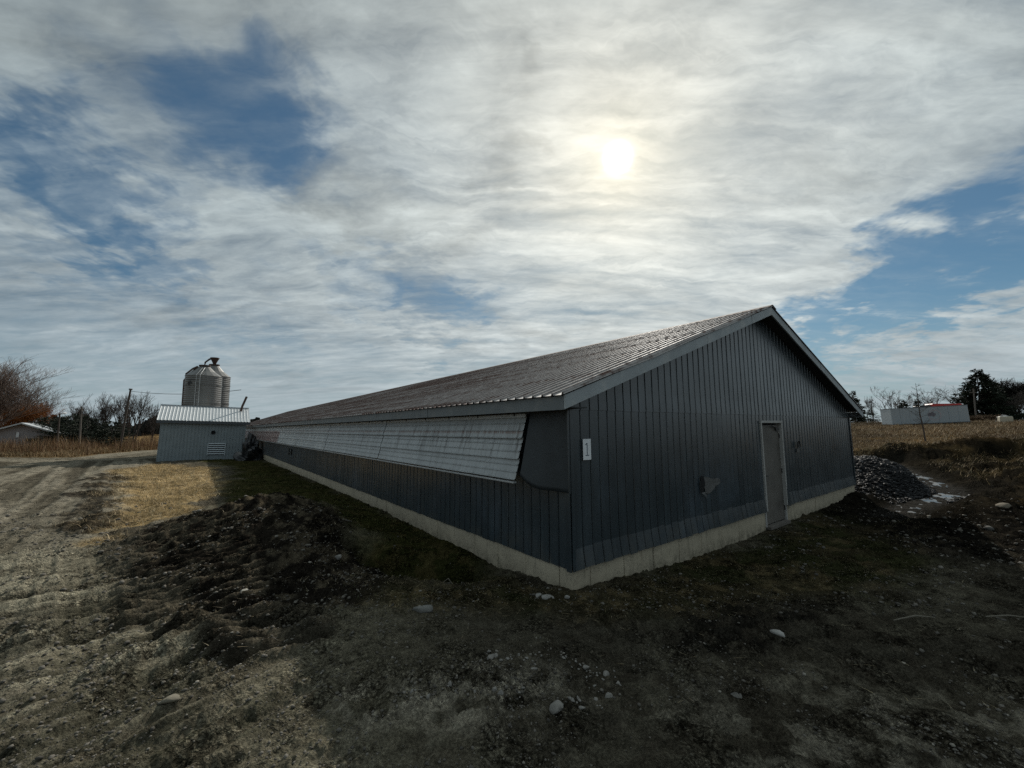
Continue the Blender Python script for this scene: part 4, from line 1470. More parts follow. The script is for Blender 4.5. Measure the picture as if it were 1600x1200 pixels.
# ------------------------------------------------------------------ trees
def tubes(segs, n=3):
    """segs: list of (p0, p1, r0, r1) -> V, F"""
    S = np.array([[*a, *b, c, d] for a, b, c, d in segs])
    p0, p1, r0, r1 = S[:, 0:3], S[:, 3:6], S[:, 6], S[:, 7]
    d = p1 - p0
    d /= np.linalg.norm(d, axis=1)[:, None] + 1e-9
    ref = np.where(np.abs(d[:, 2:3]) > 0.9, np.array([[1.0, 0, 0]]), np.array([[0, 0, 1.0]]))
    u = np.cross(d, ref)
    u /= np.linalg.norm(u, axis=1)[:, None]
    w = np.cross(d, u)
    m = len(S)
    V = np.zeros((m, 2 * n, 3))
    for k in range(n):
        q = 2 * math.pi * k / n
        o = u * math.cos(q) + w * math.sin(q)
        V[:, k] = p0 + o * r0[:, None]
        V[:, n + k] = p1 + o * r1[:, None]
    base = (np.arange(m) * 2 * n)[:, None]
    F = []
    for k in range(n):
        F.append(base + np.array([[k, (k + 1) % n, n + (k + 1) % n, n + k]]))
    return V.reshape(-1, 3), np.concatenate(F)


def bare_tree(name, loc, height, hw, seed, label, cat='tree', group=None, col=(0.075, 0.062, 0.055), levels=5, droop=0.0, dens=3, stems=1, thick=1.0, upright=0.35, twig=0.012):
    rg = random.Random(seed)
    tr, br = [], []

    def vec_rand(d, ang):
        a = d.orthogonal().normalized()
        b = d.cross(a)
        q = rg.uniform(0, 2 * math.pi)
        return (d * math.cos(ang) + (a * math.cos(q) + b * math.sin(q)) * math.sin(ang)).normalized()

    def grow(p, d, L, r, lev):
        n = 3 if lev < 2 else 2
        pts = [p]
        for i in range(n):
            d = (d + Vector((rg.uniform(-1, 1), rg.uniform(-1, 1), rg.uniform(-.5, .8))) * 0.16 + Vector((0, 0, upright * 0.25 - droop * lev * 0.12))).normalized()
            q = pts[-1] + d * (L / n)
            r0, r1 = r * (1 - 0.45 * i / n), r * (1 - 0.45 * (i + 1) / n)
            (tr if lev == 0 else br).append((tuple(pts[-1]), tuple(q), max(r0, twig * .6), max(r1, twig * .5)))
            pts.append(q)
        if lev >= levels:
            return
        kids = dens if lev else dens + 2
        for k in range(kids):
            t = rg.uniform(0.35, 1.0) if k else 1.0
            i = min(int(t * n), n - 1)
            s = pts[i] + (pts[i + 1] - pts[i]) * (t * n - i)
            grow(s, vec_rand(d, rg.uniform(0.25, 0.75)), L * rg.uniform(0.55, 0.80), r * rg.uniform(0.45, 0.62), lev + 1)
    for s in range(stems):
        d0 = Vector((rg.uniform(-.35, .35) if stems > 1 else rg.uniform(-.06, .06), rg.uniform(-.3, .3) if stems > 1 else 0, 1)).normalized()
        grow(Vector((rg.uniform(-.1, .1) * (stems - 1), 0, -0.3)), d0, height * (0.36 if stems == 1 else 0.32), 0.026 * height * thick, 0)
    allp = np.array([s[1] for s in tr + br])
    zmax = allp[:, 2].max()
    sx = hw / max(1e-3, np.percentile(np.abs(allp[:, 0]), 99))
    sz = height / zmax
    f = lambda s: ((s[0][0] * sx, s[0][1] * sx, s[0][2] * sz), (s[1][0] * sx, s[1][1] * sx, s[1][2] * sz), s[2], s[3])
    tr, br = [f(s) for s in tr], [f(s) for s in br]
    t = empty(name, loc)
    tag(t, label, cat, group)
    V, F = tubes(tr, 5)
    np_mesh('trunk', V, F, M['bark'], t, np.tile(np.array(col) * 0.85, (len(V), 1)))
    V, F = tubes(br, 3)
    cc = np.array(col)[None] * np.repeat(RNG.uniform(0.7, 1.4, len(br)), 6)[:, None]
    np_mesh('crown', V, F, M['bark'], t, cc)
    return t


def conifer(name, loc, height, hw, seed, label, cat='tree', group=None, col=(0.015, 0.022, 0.012), n=2600, shape=1.0, base=0.08):
    rg = np.random.default_rng(seed)
    t = empty(name, loc)
    tag(t, label, cat, group)
    MB().tube([(0, 0, -0.4), (0, 0, height * 0.5), (0, 0, height * 0.97)], [0.022 * height, 0.013 * height, 0.004 * height], 7).build('trunk', M['poledark'], t)
    nb = int(110 + height * 14)
    hz = (1 - rg.uniform(0, 1, nb) ** 0.75) * (1 - base) + base
    az = rg.uniform(0, 2 * math.pi, nb)
    ln = hw * np.clip((1 - hz) ** shape, 0.04, 1) * rg.uniform(0.65, 1.15, nb) / (1 - base) ** shape
    pick = rg.choice(nb, n, p=(ln + 0.2) / (ln + 0.2).sum())
    s = rg.uniform(0.12, 1.0, n) ** 0.8
    r = ln[pick] * s
    a = az[pick] + rg.normal(0, 0.10, n)
    z = hz[pick] * height - 0.10 * r * 1.2 - 0.18 * r * s + 0.30 * r * s * s + rg.normal(0, 0.016 * height, n)
    c = np.stack([r * np.cos(a), r * np.sin(a), z], 1)
    sz = rg.uniform(0.035, 0.075, n) * (height ** 0.7) * 0.85 * (1.15 - 0.5 * s)
    out = np.stack([np.cos(a), np.sin(a), rg.normal(0.05, 0.35, n)], 1)
    out /= np.linalg.norm(out, axis=1)[:, None]
    sd = np.cross(out, rg.normal(0, 1, (n, 3)))
    sd /= np.linalg.norm(sd, axis=1)[:, None]
    V = np.stack([c - out * sz[:, None] * .8, c + sd * sz[:, None] * .42, c + out * sz[:, None] * 1.3, c - sd * sz[:, None] * .42], 1).reshape(-1, 3)
    F = np.arange(4 * n).reshape(-1, 4)
    cc = np.array(col)[None] * np.repeat(rg.uniform(0.55, 1.6, n), 4)[:, None]
    np_mesh('crown', V, F, M['needle'], t, cc)
    return t


def P(x, y, dz=0.0):
    return (x, y, gz(x, y) + dz)


# left side
bare_tree('willow_tree', P(-60.0, 45), 11.4, 5.6, 5, 'large bare pinkish-brown willow at the left edge beside the white-roofed building', col=(0.15, 0.115, 0.098), levels=5, dens=5, droop=0.0, upright=0.9, thick=0.55, twig=0.013, stems=3)
bare_tree('willow_shrub', P(-85.0, 70.0), 8.4, 4.6, 9, 'rust-orange leafless shrub behind the white-roofed building', 'shrub', col=(0.20, 0.085, 0.032), levels=4, dens=5, stems=8, upright=0.9, thick=0.35, twig=0.022)
bare_tree('bare_tree', P(-89.3, 78), 9.9, 1.9, 12, 'slim bare tree rising left above the dark evergreens behind the lamp post')
bare_tree('bare_tree', P(-84.5, 80), 7.6, 1.5, 13, 'shorter thin bare tree between the lamp post and the straight pole')
for i, (x_, y_, h_, w_, lb) in enumerate((
        (-69.9, 62, 4.5, 4.2, 'dark evergreen bush behind the white lamp post'),
        (-64.6, 60, 4.8, 4.2, 'tallest dark evergreen bush between lamp post and straight pole'),
        (-60.1, 58, 4.2, 4.0, 'dark evergreen bush right behind the straight utility pole'),
        (-55.6, 57, 3.6, 3.6, 'lower dark evergreen bush left of the leaning pole'))):
    conifer('evergreen_bush', P(x_, y_), h_, w_, 30 + i, lb, 'bush', 'dark evergreens behind the weeds', n=9000, shape=0.42, base=0.03)
for i, (x_, y_, h_, w_, lb) in enumerate((
        (-76.0, 72, 8.9, 2.5, 'wide bare tree at the left end of the leafless row behind the poles'),
        (-75.6, 76, 8.7, 2.0, 'bare tree second from the left in the leafless row'),
        (-70.2, 70, 9.1, 1.9, 'bare forked tree left of the leaning pole in the leafless row'),
        (-70.6, 73, 8.7, 2.2, 'bare tree half hidden by the leaning pole'),
        (-71.8, 77, 9.5, 2.0, 'bare tree just right of the leaning pole with a straight dark trunk'),
        (-65.3, 71, 9.2, 2.4, 'broad bare tree near the right end of the leafless row'),
        (-65.2, 74.5, 7.4, 2.4, 'lowest bare tree at the right end of the leafless row, leaning right'))):
    bare_tree('bare_tree', P(x_, y_), h_, w_, 51 + i, lb, group='leafless tree row on the left', col=(0.05, 0.042, 0.038), levels=5, dens=3, thick=0.6, twig=0.019, stems=2, upright=0.5)
# right side
for i, (x_, y_, h_, w_, lb) in enumerate((
        (70.5, 80, 5.4, 1.5, 'thin bare tree nearest the barn roof, left of the trailer'),
        (65.9, 72, 6.7, 3.0, 'pale spreading bare tree above the left end of the trailer'),
        (72.0, 76, 6.2, 2.2, 'denser bare tree behind the two small conifers'),
        (82.4, 82, 6.1, 2.6, 'low twiggy bare tree behind the sapling'),
        (87.2, 84, 7.5, 2.0, 'slender bare tree above the red truck'))):
    bare_tree('bare_tree', P(x_, y_), h_, w_, 71 + i, lb, group='leafless trees behind the trailer', col=(0.085, 0.075, 0.068), levels=5, dens=3, thick=0.7, twig=0.022)
conifer('small_conifer', P(66.1, 69), 3.8, 1.6, 81, 'small dark conifer showing over the trailer, left of its pair', n=3500, shape=0.6)
conifer('small_conifer', P(68.0, 68.5), 4.2, 1.3, 82, 'small pointed dark conifer showing over the trailer, right of its pair', n=3500, shape=0.7)
conifer('dark_spruce', P(58.6, 70), 5.6, 1.7, 83, 'narrow dark spruce just above the right eave of the barn', n=4500, shape=0.5)
conifer('evergreen_bush', P(62.4, 72), 2.9, 2.2, 84, 'low dark hedge bush between barn eave and trailer', 'bush', n=4000, shape=0.35)
conifer('spruce_tree', P(86.0, 75), 9.9, 5.0, 85, 'tall dark spruce standing right of the trailer', n=22000, shape=0.6, base=0.03)
bare_tree('bushy_tree', P(92.6, 78), 8.9, 4.8, 86, 'broad dense dark bare tree against the right side of the tall spruce', col=(0.03, 0.029, 0.025), levels=5, dens=5, stems=2, twig=0.035)
conifer('evergreen_bush', P(91.3, 77), 7.2, 4.3, 87, 'rounded dark evergreen filling the foot of the broad bare tree', 'bush', n=8000, shape=0.42, base=0.02)
bare_tree('bare_tree', P(84.3, 77), 7.2, 3.2, 88, 'wispy bare tree spreading left from behind the tall spruce', col=(0.07, 0.062, 0.055), levels=5, dens=3, twig=0.022)
bare_tree('bare_shrub', P(89.6, 72), 5.2, 3.0, 89, 'bare shrub behind the white hoop house', 'shrub', col=(0.075, 0.066, 0.058), levels=4, dens=4, stems=4, twig=0.022)
bare_tree('bare_shrub', P(76.4, 60), 5.4, 3.0, 90, 'bare shrub with long twigs at the right edge of the hill', 'shrub', col=(0.06, 0.055, 0.05), levels=5, dens=3, stems=3, droop=0.3, twig=0.018)
sap = empty('sapling', P(30.05, 30))
tag(sap, 'thin bare sapling standing in front of the trailer', 'tree')
rs2 = random.Random(17)
lead = [(0.0, 0, -0.3), (-0.06, 0, 0.9), (-0.17, 0.02, 2.0), (-0.20, 0.0, 3.2), (-0.26, 0, 4.3)]
MB().tube(lead, [0.055, 0.046, 0.036, 0.022, 0.008], 7).build('trunk', M['poledark'], sap)
tw = []
for q in range(26):
    z_ = rs2.uniform(1.2, 4.1)
    i_ = min(int(z_ // 1.08), 3)
    x0_ = -0.04 - 0.052 * z_
    a_ = rs2.uniform(0, 6.28)
    L_ = (1.0 - 0.17 * z_) * rs2.uniform(0.6, 1.3) * 0.9
    p_ = Vector((x0_, 0, z_))
    d_ = Vector((math.cos(a_), math.sin(a_) * .8, rs2.uniform(0.05, 0.6)))
    for h_ in range(3):
        q_ = p_ + d_ * (L_ / 3)
        tw.append((tuple(p_), tuple(q_), 0.014 - 0.003 * h_, 0.011 - 0.003 * h_))
        for tt_ in range(2):
            e_ = q_ + Vector((rs2.uniform(-.2, .2), rs2.uniform(-.2, .2), rs2.uniform(0, .22)))
            tw.append((tuple(q_), tuple(e_), 0.008, 0.005))
        p_ = q_
        d_ = d_ + Vector((0, 0, 0.2))
V, F = tubes(tw, 3)
np_mesh('crown', V, F, M['bark'], sap, np.tile(np.array((0.04, 0.035, 0.03)), (len(V), 1)))
lowhedge = bare_tree('brush_hedge', P(76.2, 66), 1.3, 3.6, 92, 'low brown brush pile right of the trailer below the tall spruce', 'brush', col=(0.10, 0.07, 0.045), levels=4, dens=4, stems=9, twig=0.025)

# far woods beyond the left field
fw_seg = []
rg = random.Random(4)
Vw, Fw, Cw = [], [], []
k_ = 0
for i in range(2600):
    q = rg.uniform(-52, 10)
    rr = rg.uniform(230, 300)
    x_, y_ = rr * math.sin(R(q)), rr * math.cos(R(q))
    hh = (5.6 + 2.0 * math.sin(q * 0.9) + 1.2 * math.sin(q * 2.7)) * rg.uniform(0.2, 1.0)
    s_ = rg.uniform(0.9, 2.2)
    z_ = 0.2 + hh
    a_ = rg.uniform(0, 6.28)
    for du in (0, 1.57):
        ux, uy = math.cos(a_ + du) * s_, math.sin(a_ + du) * s_
        Vw += [(x_ - ux, y_ - uy, z_ - s_), (x_ + ux, y_ + uy, z_ - s_ * .8), (x_ + ux * .5, y_ + uy * .5, z_ + s_ * .7), (x_ - ux * .6, y_ - uy * .6, z_ + s_ * .5)]
        Fw.append((k_, k_ + 1, k_ + 2, k_ + 3))
        k_ += 4
        c_ = rg.uniform(0.6, 1.3)
        Cw += [(0.040 * c_, 0.040 * c_, 0.036 * c_)] * 4
tag(np_mesh('far_woods', np.array(Vw), np.array(Fw), M['bark'], None, np.array(Cw)), kind='stuff', label='far dark wood along the left horizon', cat='wood')

# ------------------------------------------------------------------ left: poles, lamp, low building
def pole(name, base, top, r0, m, label, cat='utility pole', group=None):
    t = empty(name, base)
    tag(t, label, cat, group)
    d = Vector(top) - Vector(base)
    MB().tube([(0, 0, -0.4), tuple(d * 0.5), tuple(d)], [r0, r0 * 0.88, r0 * 0.75], 9).build('post', m, t)
    return t, d


p1, d1 = pole('utility_pole', P(-51.5, 49), (-51.7, 49, 5.05), 0.105, M['pole'], 'straight pale utility pole in the brown weeds')
MB().box(-0.05, 0.05, -0.22, -0.10, 4.2, 4.5).build('insulator', M['bolt'], p1)
p2, d2 = pole('utility_pole', P(-42.9, 45), (-42.25, 45, 6.7), 0.115, M['poledark'], 'tall dark utility pole leaning right in front of the leafless trees')
MB().box(-0.06 + d2.x, 0.06 + d2.x, -0.16, 0.16, d2.z - 0.12, d2.z + 0.03).build('pole_cap', M['bolt'], p2)
lp, dl = pole('lamp_post', P(-54.6, 49.4), (-54.7, 49.4, 4.25), 0.10, M['poledark'], 'thin lamp post with a pale lamp head beside the white-roofed building', 'lamp post')
MB().tube([(-0.1, 0, 4.15), (0.15, -0.05, 4.35), (0.45, -0.1, 4.38)], 0.04, 6).build('lamp_arm', M['poledark'], lp)
MB().lathe([(0.02, 0.12), (0.22, 0.02), (0.24, -0.03), (0.18, -0.06), (0.0, -0.06)], 12, (0.55, -0.1, 4.36)).build('lamp_head', M['white'], lp)


def wire(a, b, sag, label):
    a, b = Vector(a), Vector(b)
    pts = [a.lerp(b, i / 14) - Vector((0, 0, sag * 4 * (i / 14) * (1 - i / 14))) for i in range(15)]
    return tag(MB().tube(pts, 0.022, 4).build('overhead_wire', M['wire']), label, 'wire')


wire((-42.2, 45, 6.45), (-24.0, 36.0, 5.6), 0.35, 'thin wire running from the leaning pole towards the silos')
wire((-51.6, 49, 4.9), (-42.7, 45, 2.2), 0.9, 'slack wire sagging between the straight pole and the leaning pole')
wire((-54.6, 49.4, 4.0), (-51.6, 49, 2.6), 0.5, 'slack wire sagging between the lamp post and the straight pole')

lb = empty('farm_building', P(-68.2, 57.0), R(41))
tag(lb, 'low far farm building with white metal roof behind the weeds on the left', 'building')
# gable faces the yard; ridge runs away from it
gw, gh, gr, gl = 7.0, 1.75, 1.45, 9
MB().add([(-gw / 2, 0, -0.3), (gw / 2, 0, -0.3), (gw / 2, 0, gh), (0, 0, gh + gr), (-gw / 2, 0, gh), (-gw / 2, gl, -0.3), (gw / 2, gl, -0.3), (gw / 2, gl, gh), (0, gl, gh + gr), (-gw / 2, gl, gh)],
         [(0, 1, 2, 3, 4), (9, 8, 7, 6, 5), (1, 6, 7, 2), (5, 0, 4, 9)]).build('wall', M['farwall'], lb)
sl_ = gr / (gw / 2)
for s_ in (1, -1):
    e = gw / 2 + 0.45
    MB().hexa([(0, -0.7, gh + gr + 0.05), (s_ * e, -0.7, gh + gr - e * sl_ + 0.05), (s_ * e, gl, gh + gr - e * sl_ + 0.05), (0, gl, gh + gr + 0.05),
               (0, -0.7, gh + gr + 0.22), (s_ * e, -0.7, gh + gr - e * sl_ + 0.26), (s_ * e, gl, gh + gr - e * sl_ + 0.26), (0, gl, gh + gr + 0.26)]).build('roof', M['shedroof'], lb)
wn = MB().box(0.5, 2.0, -0.06, -0.02, 0.75, 1.25).build('window', M['glass'], lb)
MB().box(0.4, 2.1, -0.09, -0.06, 1.25, 1.33).box(0.4, 2.1, -0.09, -0.06, 0.67, 0.75).build('window_frame', M['frame'], wn)
MB().box(2.75, 3.2, -0.05, -0.02, 0.8, 1.3).build('window', M['glass'], lb)
MB().box(-0.4, -0.15, -0.12, -0.02, 1.4, 2.1).build('wall_lamp', M['white'], lb)

# ------------------------------------------------------------------ right: trailer and things on the hill
TL, TWd, THt = 8.3, 2.6, 2.30
tl = empty('box_trailer', (52.75, 57.0, 1.93), R(-19), R(-2.3))
tag(tl, 'long pale grey box trailer parked on the brown hill', 'trailer')
for i in range(8):
    x0, x1 = TL * i / 8, TL * (i + 1) / 8
    MB().box(x0 + 0.01, x1 - 0.01, 0.0, 0.03, 0.12, THt - 0.06).build('side_panel', M['trailer'], tl)
MB().box(-0.03, 0.0, 0.02, TWd, 0.12, THt - 0.06).build('end_panel', M['louver'], tl)
MB().box(0.0, TL, 0.031, TWd, 0.14, THt - 0.08).build('body', M['trailer'], tl)
MB().box(-0.05, TL + 0.04, -0.02, 0.06, THt - 0.06, THt + 0.03).box(-0.05, TL + .04, TWd - 0.04, TWd + 0.02, THt - 0.06, THt + 0.03).box(-0.05, 0.03, 0.06, TWd - 0.04, THt - 0.06, THt + 0.03).build('top_rail', M['traileredge'], tl)
MB().box(-0.05, TL + 0.04, -0.02, 0.06, 0.02, 0.12).build('bottom_rail', M['shedtrim'], tl)
MB().box(-0.05, 0.04, -0.025, 0.05, 0.12, THt - 0.06).build('corner_post', M['louver'], tl)
MB().box(0.0, TL, 0.1, TWd - 0.1, 0.05, THt - 0.02).build('floor_frame', M['tyre'], tl)
for xx in (TL - 1.2, TL - 2.3):
    w_ = MB().lathe([(0.0, -0.14), (0.30, -0.14), (0.42, -0.10), (0.44, 0.0), (0.42, 0.10), (0.30, 0.14), (0.0, 0.14)], 18).build('wheel', M['tyre'], tl)
    w_.data.transform(Matrix.Translation((xx, 0.3, -0.2)) @ Matrix.Rotation(R(90), 4, 'X'))
for xx in (1.0, 1.5):
    MB().box(xx, xx + 0.1, 0.3, 0.4, -0.6, 0.05).build('support_leg', M['tyre'], tl)
# round emblem on the side
rg_ = MB()
cx, cz, N = 4.75, 1.16, 28
for k in range(N):
    q0, q1 = 2 * math.pi * k / N, 2 * math.pi * (k + 1) / N
    if k in (11, 12, 13):
        continue
    rg_.add([(cx + r_ * math.cos(q), -0.006, cz + r_ * math.sin(q)) for r_, q in ((0.62, q0), (0.70, q0), (0.70, q1), (0.62, q1))], [(0, 1, 2, 3)])
rg_.build('emblem_ring', plain('emblem_pink', (0.36, 0.30, 0.32), 0.6), tl)
bl_ = MB()
pts = [(cx - 0.30 + 0.42 * math.cos(2 * math.pi * k / 16) * (1 + 0.25 * math.sin(k * 2.3)), -0.006, cz + 0.12 + 0.30 * math.sin(2 * math.pi * k / 16) * (1 + 0.3 * math.cos(k * 1.9))) for k in range(16)]
bl_.add(pts + [(cx - 0.25, -0.006, cz + 0.1)], [(k, (k + 1) % 16, 16) for k in range(16)])
bl_.build('emblem_figure', plain('emblem_dark', (0.13, 0.12, 0.14), 0.6), tl)

rt = empty('red_truck', (74.6, 70.2, 2.12), R(-12))
tag(rt, 'red truck whose roof just shows above the trailer', 'truck')
MB().hexa([(-2.3, 0, 0.7), (2.5, 0, 0.7), (2.5, 2.1, 0.7), (-2.3, 2.1, 0.7), (-1.9, 0.1, 3.45), (2.3, 0.1, 3.4), (2.3, 2.0, 3.4), (-1.9, 2.0, 3.45)]).build('body', M['red'], rt, bevel=0.08)
MB().hexa([(-4.0, 0, 0.7), (-2.3, 0, 0.7), (-2.3, 2.1, 0.7), (-4.0, 2.1, 0.7), (-3.7, 0.1, 3.1), (-2.2, 0.1, 3.3), (-2.2, 2.0, 3.3), (-3.7, 2.0, 3.1)]).build('cab', M['glass'], rt, bevel=0.06)
MB().box(2.2, 2.75, 0.4, 1.0, 2.9, 3.42).build('mirror', M['white'], rt, bevel=0.05)
for xx in (-3.2, 1.4):
    w_ = MB().lathe([(0.0, -0.14), (0.36, -0.14), (0.46, -0.08), (0.46, 0.08), (0.36, 0.14), (0.0, 0.14)], 16).build('wheel', M['tyre'], rt)
    w_.data.transform(Matrix.Translation((xx, 0.1, 0.46)) @ Matrix.Rotation(R(90), 4, 'X'))

hh = empty('hoop_house', P(79.6, 66.5), R(-50))
tag(hh, 'white hoop house partly hidden by bare shrubs at the right', 'greenhouse')
vs, fs = [], []
for yy in (0, 9):
    for k in range(13):
        q = math.pi * k / 12
        vs.append((0.95 * math.cos(q), yy, -0.2 + 1.3 * math.sin(q)))
for k in range(12):
    fs.append((k, k + 13, k + 14, k + 1))
MB().add(vs, fs).build('cover', M['white'], hh, smooth=True)
MB().add([vs[k] for k in range(13)], [tuple(range(12, -1, -1))]).build('end_wall', M['white'], hh)
for yy in (0, 3, 6, 9):
    MB().tube([(0.97 * math.cos(math.pi * k / 12), yy, -0.2 + 1.32 * math.sin(math.pi * k / 12)) for k in range(13)], 0.03, 5).build('hoop', M['rail'], hh)
ct = empty('field_tank', P(66.1, 55.0), R(-35))
tag(ct, 'small cream boxy tank in the grass left of the right-edge shrub', 'tank')
MB().hexa([(-.62, -.5, 0), (.62, -.5, 0), (.62, .5, 0), (-.62, .5, 0), (-.58, -.46, .95), (.58, -.46, .95), (.58, .46, .95), (-.58, .46, .95)]).build('body', M['cream'], ct, bevel=0.07)
MB().lathe([(0.16, 0.93), (0.16, 1.02), (0.0, 1.03)], 12).build('cap', M['white'], ct)
lpole, dd_ = pole('utility_pole', P(76.9, 68), (77.1, 68, 7.9), 0.11, M['pole'], 'slim grey utility pole in front of the tall spruce')
MB().box(-0.5, 0.5, -0.08, 0.08, dd_.z - 0.7, dd_.z - 0.58).build('crossarm', M['pole'], lpole)

# ------------------------------------------------------------------ stones
def ico():
    t = (1 + 5 ** 0.5) / 2
    v = np.array([(-1, t, 0), (1, t, 0), (-1, -t, 0), (1, -t, 0), (0, -1, t), (0, 1, t), (0, -1, -t), (0, 1, -t), (t, 0, -1), (t, 0, 1), (-t, 0, -1), (-t, 0, 1)], float)
    v /= np.linalg.norm(v[0])
    f = np.array([(0, 11, 5), (0, 5, 1), (0, 1, 7), (0, 7, 10), (0, 10, 11), (1, 5, 9), (5, 11, 4), (11, 10, 2), (10, 7, 6), (7, 1, 8), (3, 9, 4), (3, 4, 2), (3, 2, 6), (3, 6, 8), (3, 8, 9), (4, 9, 5), (2, 4, 11), (6, 2, 10), (8, 6, 7), (9, 8, 1)])
    return v, f


IV, IF = ico()


def subdiv(v, f):
    vs, d, out = [tuple(p) for p in v], {}, []
    def mid(a, b):
        k = (min(a, b), max(a, b))
        if k not in d:
            p = (np.array(vs[a]) + np.array(vs[b]))
            vs.append(tuple(p / np.linalg.norm(p)))
            d[k] = len(vs) - 1
        return d[k]
    for a, b, c in f:
        ab, bc, ca = mid(a, b), mid(b, c), mid(c, a)
        out += [(a, ab, ca), (b, bc, ab), (c, ca, bc), (ab, bc, ca)]
    return np.array(vs), np.array(out)


IV2, IF2 = subdiv(IV, IF)


def rock_mesh(seed, cuts=10):
    rs_ = np.random.default_rng(seed)
    v = IV2.copy()
    for _ in range(cuts):
        n = rs_.normal(size=3)
        n /= np.linalg.norm(n)
        d = v @ n
        lim = rs_.uniform(0.34, 0.72)
        v = v - np.maximum(d - lim, 0)[:, None] * n
    return v * (1 + rs_.normal(0, 0.03, (len(v), 1)))


def stone(name, x, y, sx, sy, sz, seed, label, c=(0.30, 0.29, 0.265), rz=0.0, group=None, sink=0.42):
    v = rock_mesh(seed) * 1.2 * np.array([sx, sy, sz])
    col = np.tile(np.array(c), (len(v), 1)) * np.random.default_rng(seed).uniform(0.8, 1.15, (len(v), 1))
    o = np_mesh(name, v, IF2, M['stone'], None, col)
    o.location = (x, y, gz(x, y) + sz * (1 - 2 * sink) * 0.6)
    o.rotation_euler = (0, 0, rz)
    return tag(o, label, 'stone', group)


stone('stone', -0.98, 4.58, 0.115, 0.075, 0.06, 1, 'pale flat-topped stone alone on dark mud left below the barn corner', (0.18, 0.178, 0.165), 0.4)
stone('stone', 0.29, 2.93, 0.055, 0.048, 0.045, 2, 'pale block-shaped stone at the lower middle of the foreground', (0.21, 0.20, 0.18), 0.2)
stone('stone', 0.40, 4.98, 0.085, 0.05, 0.045, 3, 'larger grey stone by the foot of the barn corner', (0.26, 0.25, 0.23), 0.2)
stone('stone', 0.28, 5.02, 0.045, 0.04, 0.035, 4, 'small grey stone just left of the one at the barn corner foot', (0.26, 0.25, 0.23))
stone('stone', 0.62, 5.0, 0.04, 0.035, 0.03, 5, 'small grey stone just right of the one at the barn corner foot', (0.27, 0.26, 0.24))
stone('stone', 2.55, 4.18, 0.075, 0.045, 0.05, 6, 'curved pale stone at the edge of the tracks below the door', (0.33, 0.32, 0.30), 2.4)
stone('stone', 11.0, 9.4, 0.15, 0.12, 0.09, 7, 'tan rounded stone on the dark mound at the far right', (0.17, 0.145, 0.11), 0.3)
stone('stone', 9.1, 8.1, 0.12, 0.09, 0.07, 8, 'dull grey stone below the dark mound at the right', (0.10, 0.095, 0.085), 0.8)
stone('stone', -2.35, 3.0, 0.075, 0.062, 0.04, 31, 'flat tan slab stone in the sunlit gravel at the lower left', (0.15, 0.137, 0.105), 0.5, sink=0.42)
stone('stone', -2.52, 6.1, 0.06, 0.05, 0.05, 10, 'grey stone at the edge of the mud heap above the shadow line', (0.24, 0.23, 0.21))
stone('stone', -3.2, 5.1, 0.05, 0.04, 0.035, 14, 'whitish stone at the near end of the crawler marks', (0.40, 0.38, 0.33))
stone('stone', 1.62, 3.2, 0.045, 0.04, 0.03, 15, 'pale stone right of the foreground stone ring', (0.21, 0.20, 0.18))
# ring of pale stones on the churned ridge: individuals that nothing tells apart
meshes = []
for s_ in range(6):
    v = 1.25 * rock_mesh(100 + s_, 10) * np.array([1.0, 0.85, 0.75])
    col = np.tile(np.array((0.22, 0.21, 0.19)), (len(v), 1)) * np.random.default_rng(s_).uniform(0.75, 1.15, (len(v), 1))
    o_ = np_mesh('stone_source', v, IF2, M['stone'], None, col)
    meshes.append(o_.data)
    bpy.data.objects.remove(o_)
    meshes[-1].name = 'stone'
ring_pts = []
for q in range(34):
    t_ = rnd.random()
    x_ = -0.35 + 1.05 * t_ + rnd.gauss(0, 0.05)
    y_ = 3.62 - 0.10 * t_ - 0.35 * max(0, t_ - 0.6) + rnd.gauss(0, 0.07)
    ring_pts.append((x_, y_))
for q in range(22):
    ring_pts.append((0.60 + rnd.gauss(0, 0.12), 3.36 + rnd.gauss(0, 0.10)))
for q in range(14):
    ring_pts.append((0.45 + rnd.gauss(0, 0.16), 3.06 + rnd.gauss(0, 0.05)))
for q in range(18):
    ring_pts.append((-0.45 + rnd.gauss(0, 0.35), 3.12 + rnd.gauss(0, 0.08)))
proto = None
for i, (x_, y_) in enumerate(ring_pts):
    if proto is None:
        proto = bpy.data.objects.new('pale_stone', meshes[0])
        o_ = proto
    else:
        o_ = proto.copy()
        o_.data = meshes[i % 6]
    COL.objects.link(o_)
    s_ = min(0.008 + rnd.expovariate(1 / 0.009), 0.034)
    o_.scale = (s_ * rnd.uniform(0.8, 1.3), s_, s_ * rnd.uniform(0.7, 1.1))
    o_.location = (x_, y_, gz(x_, y_) + s_ * 0.12)
    o_.rotation_euler = (rnd.uniform(-.4, .4), rnd.uniform(-.4, .4), rnd.uniform(0, 6.28))
    tag(o_, 'pale pebble in the ring of stones on the churned foreground mud', 'stone', 'pale pebbles ringed on the foreground mud')


def scatter_xy(n, rmin, rmax, az0, az1, power=1.0):
    r_ = rmin * (rmax / rmin) ** (RNG.uniform(0, 1, n) ** power)
    a_ = np.radians(RNG.uniform(az0, az1, n))
    return r_ * np.sin(a_), r_ * np.cos(a_)


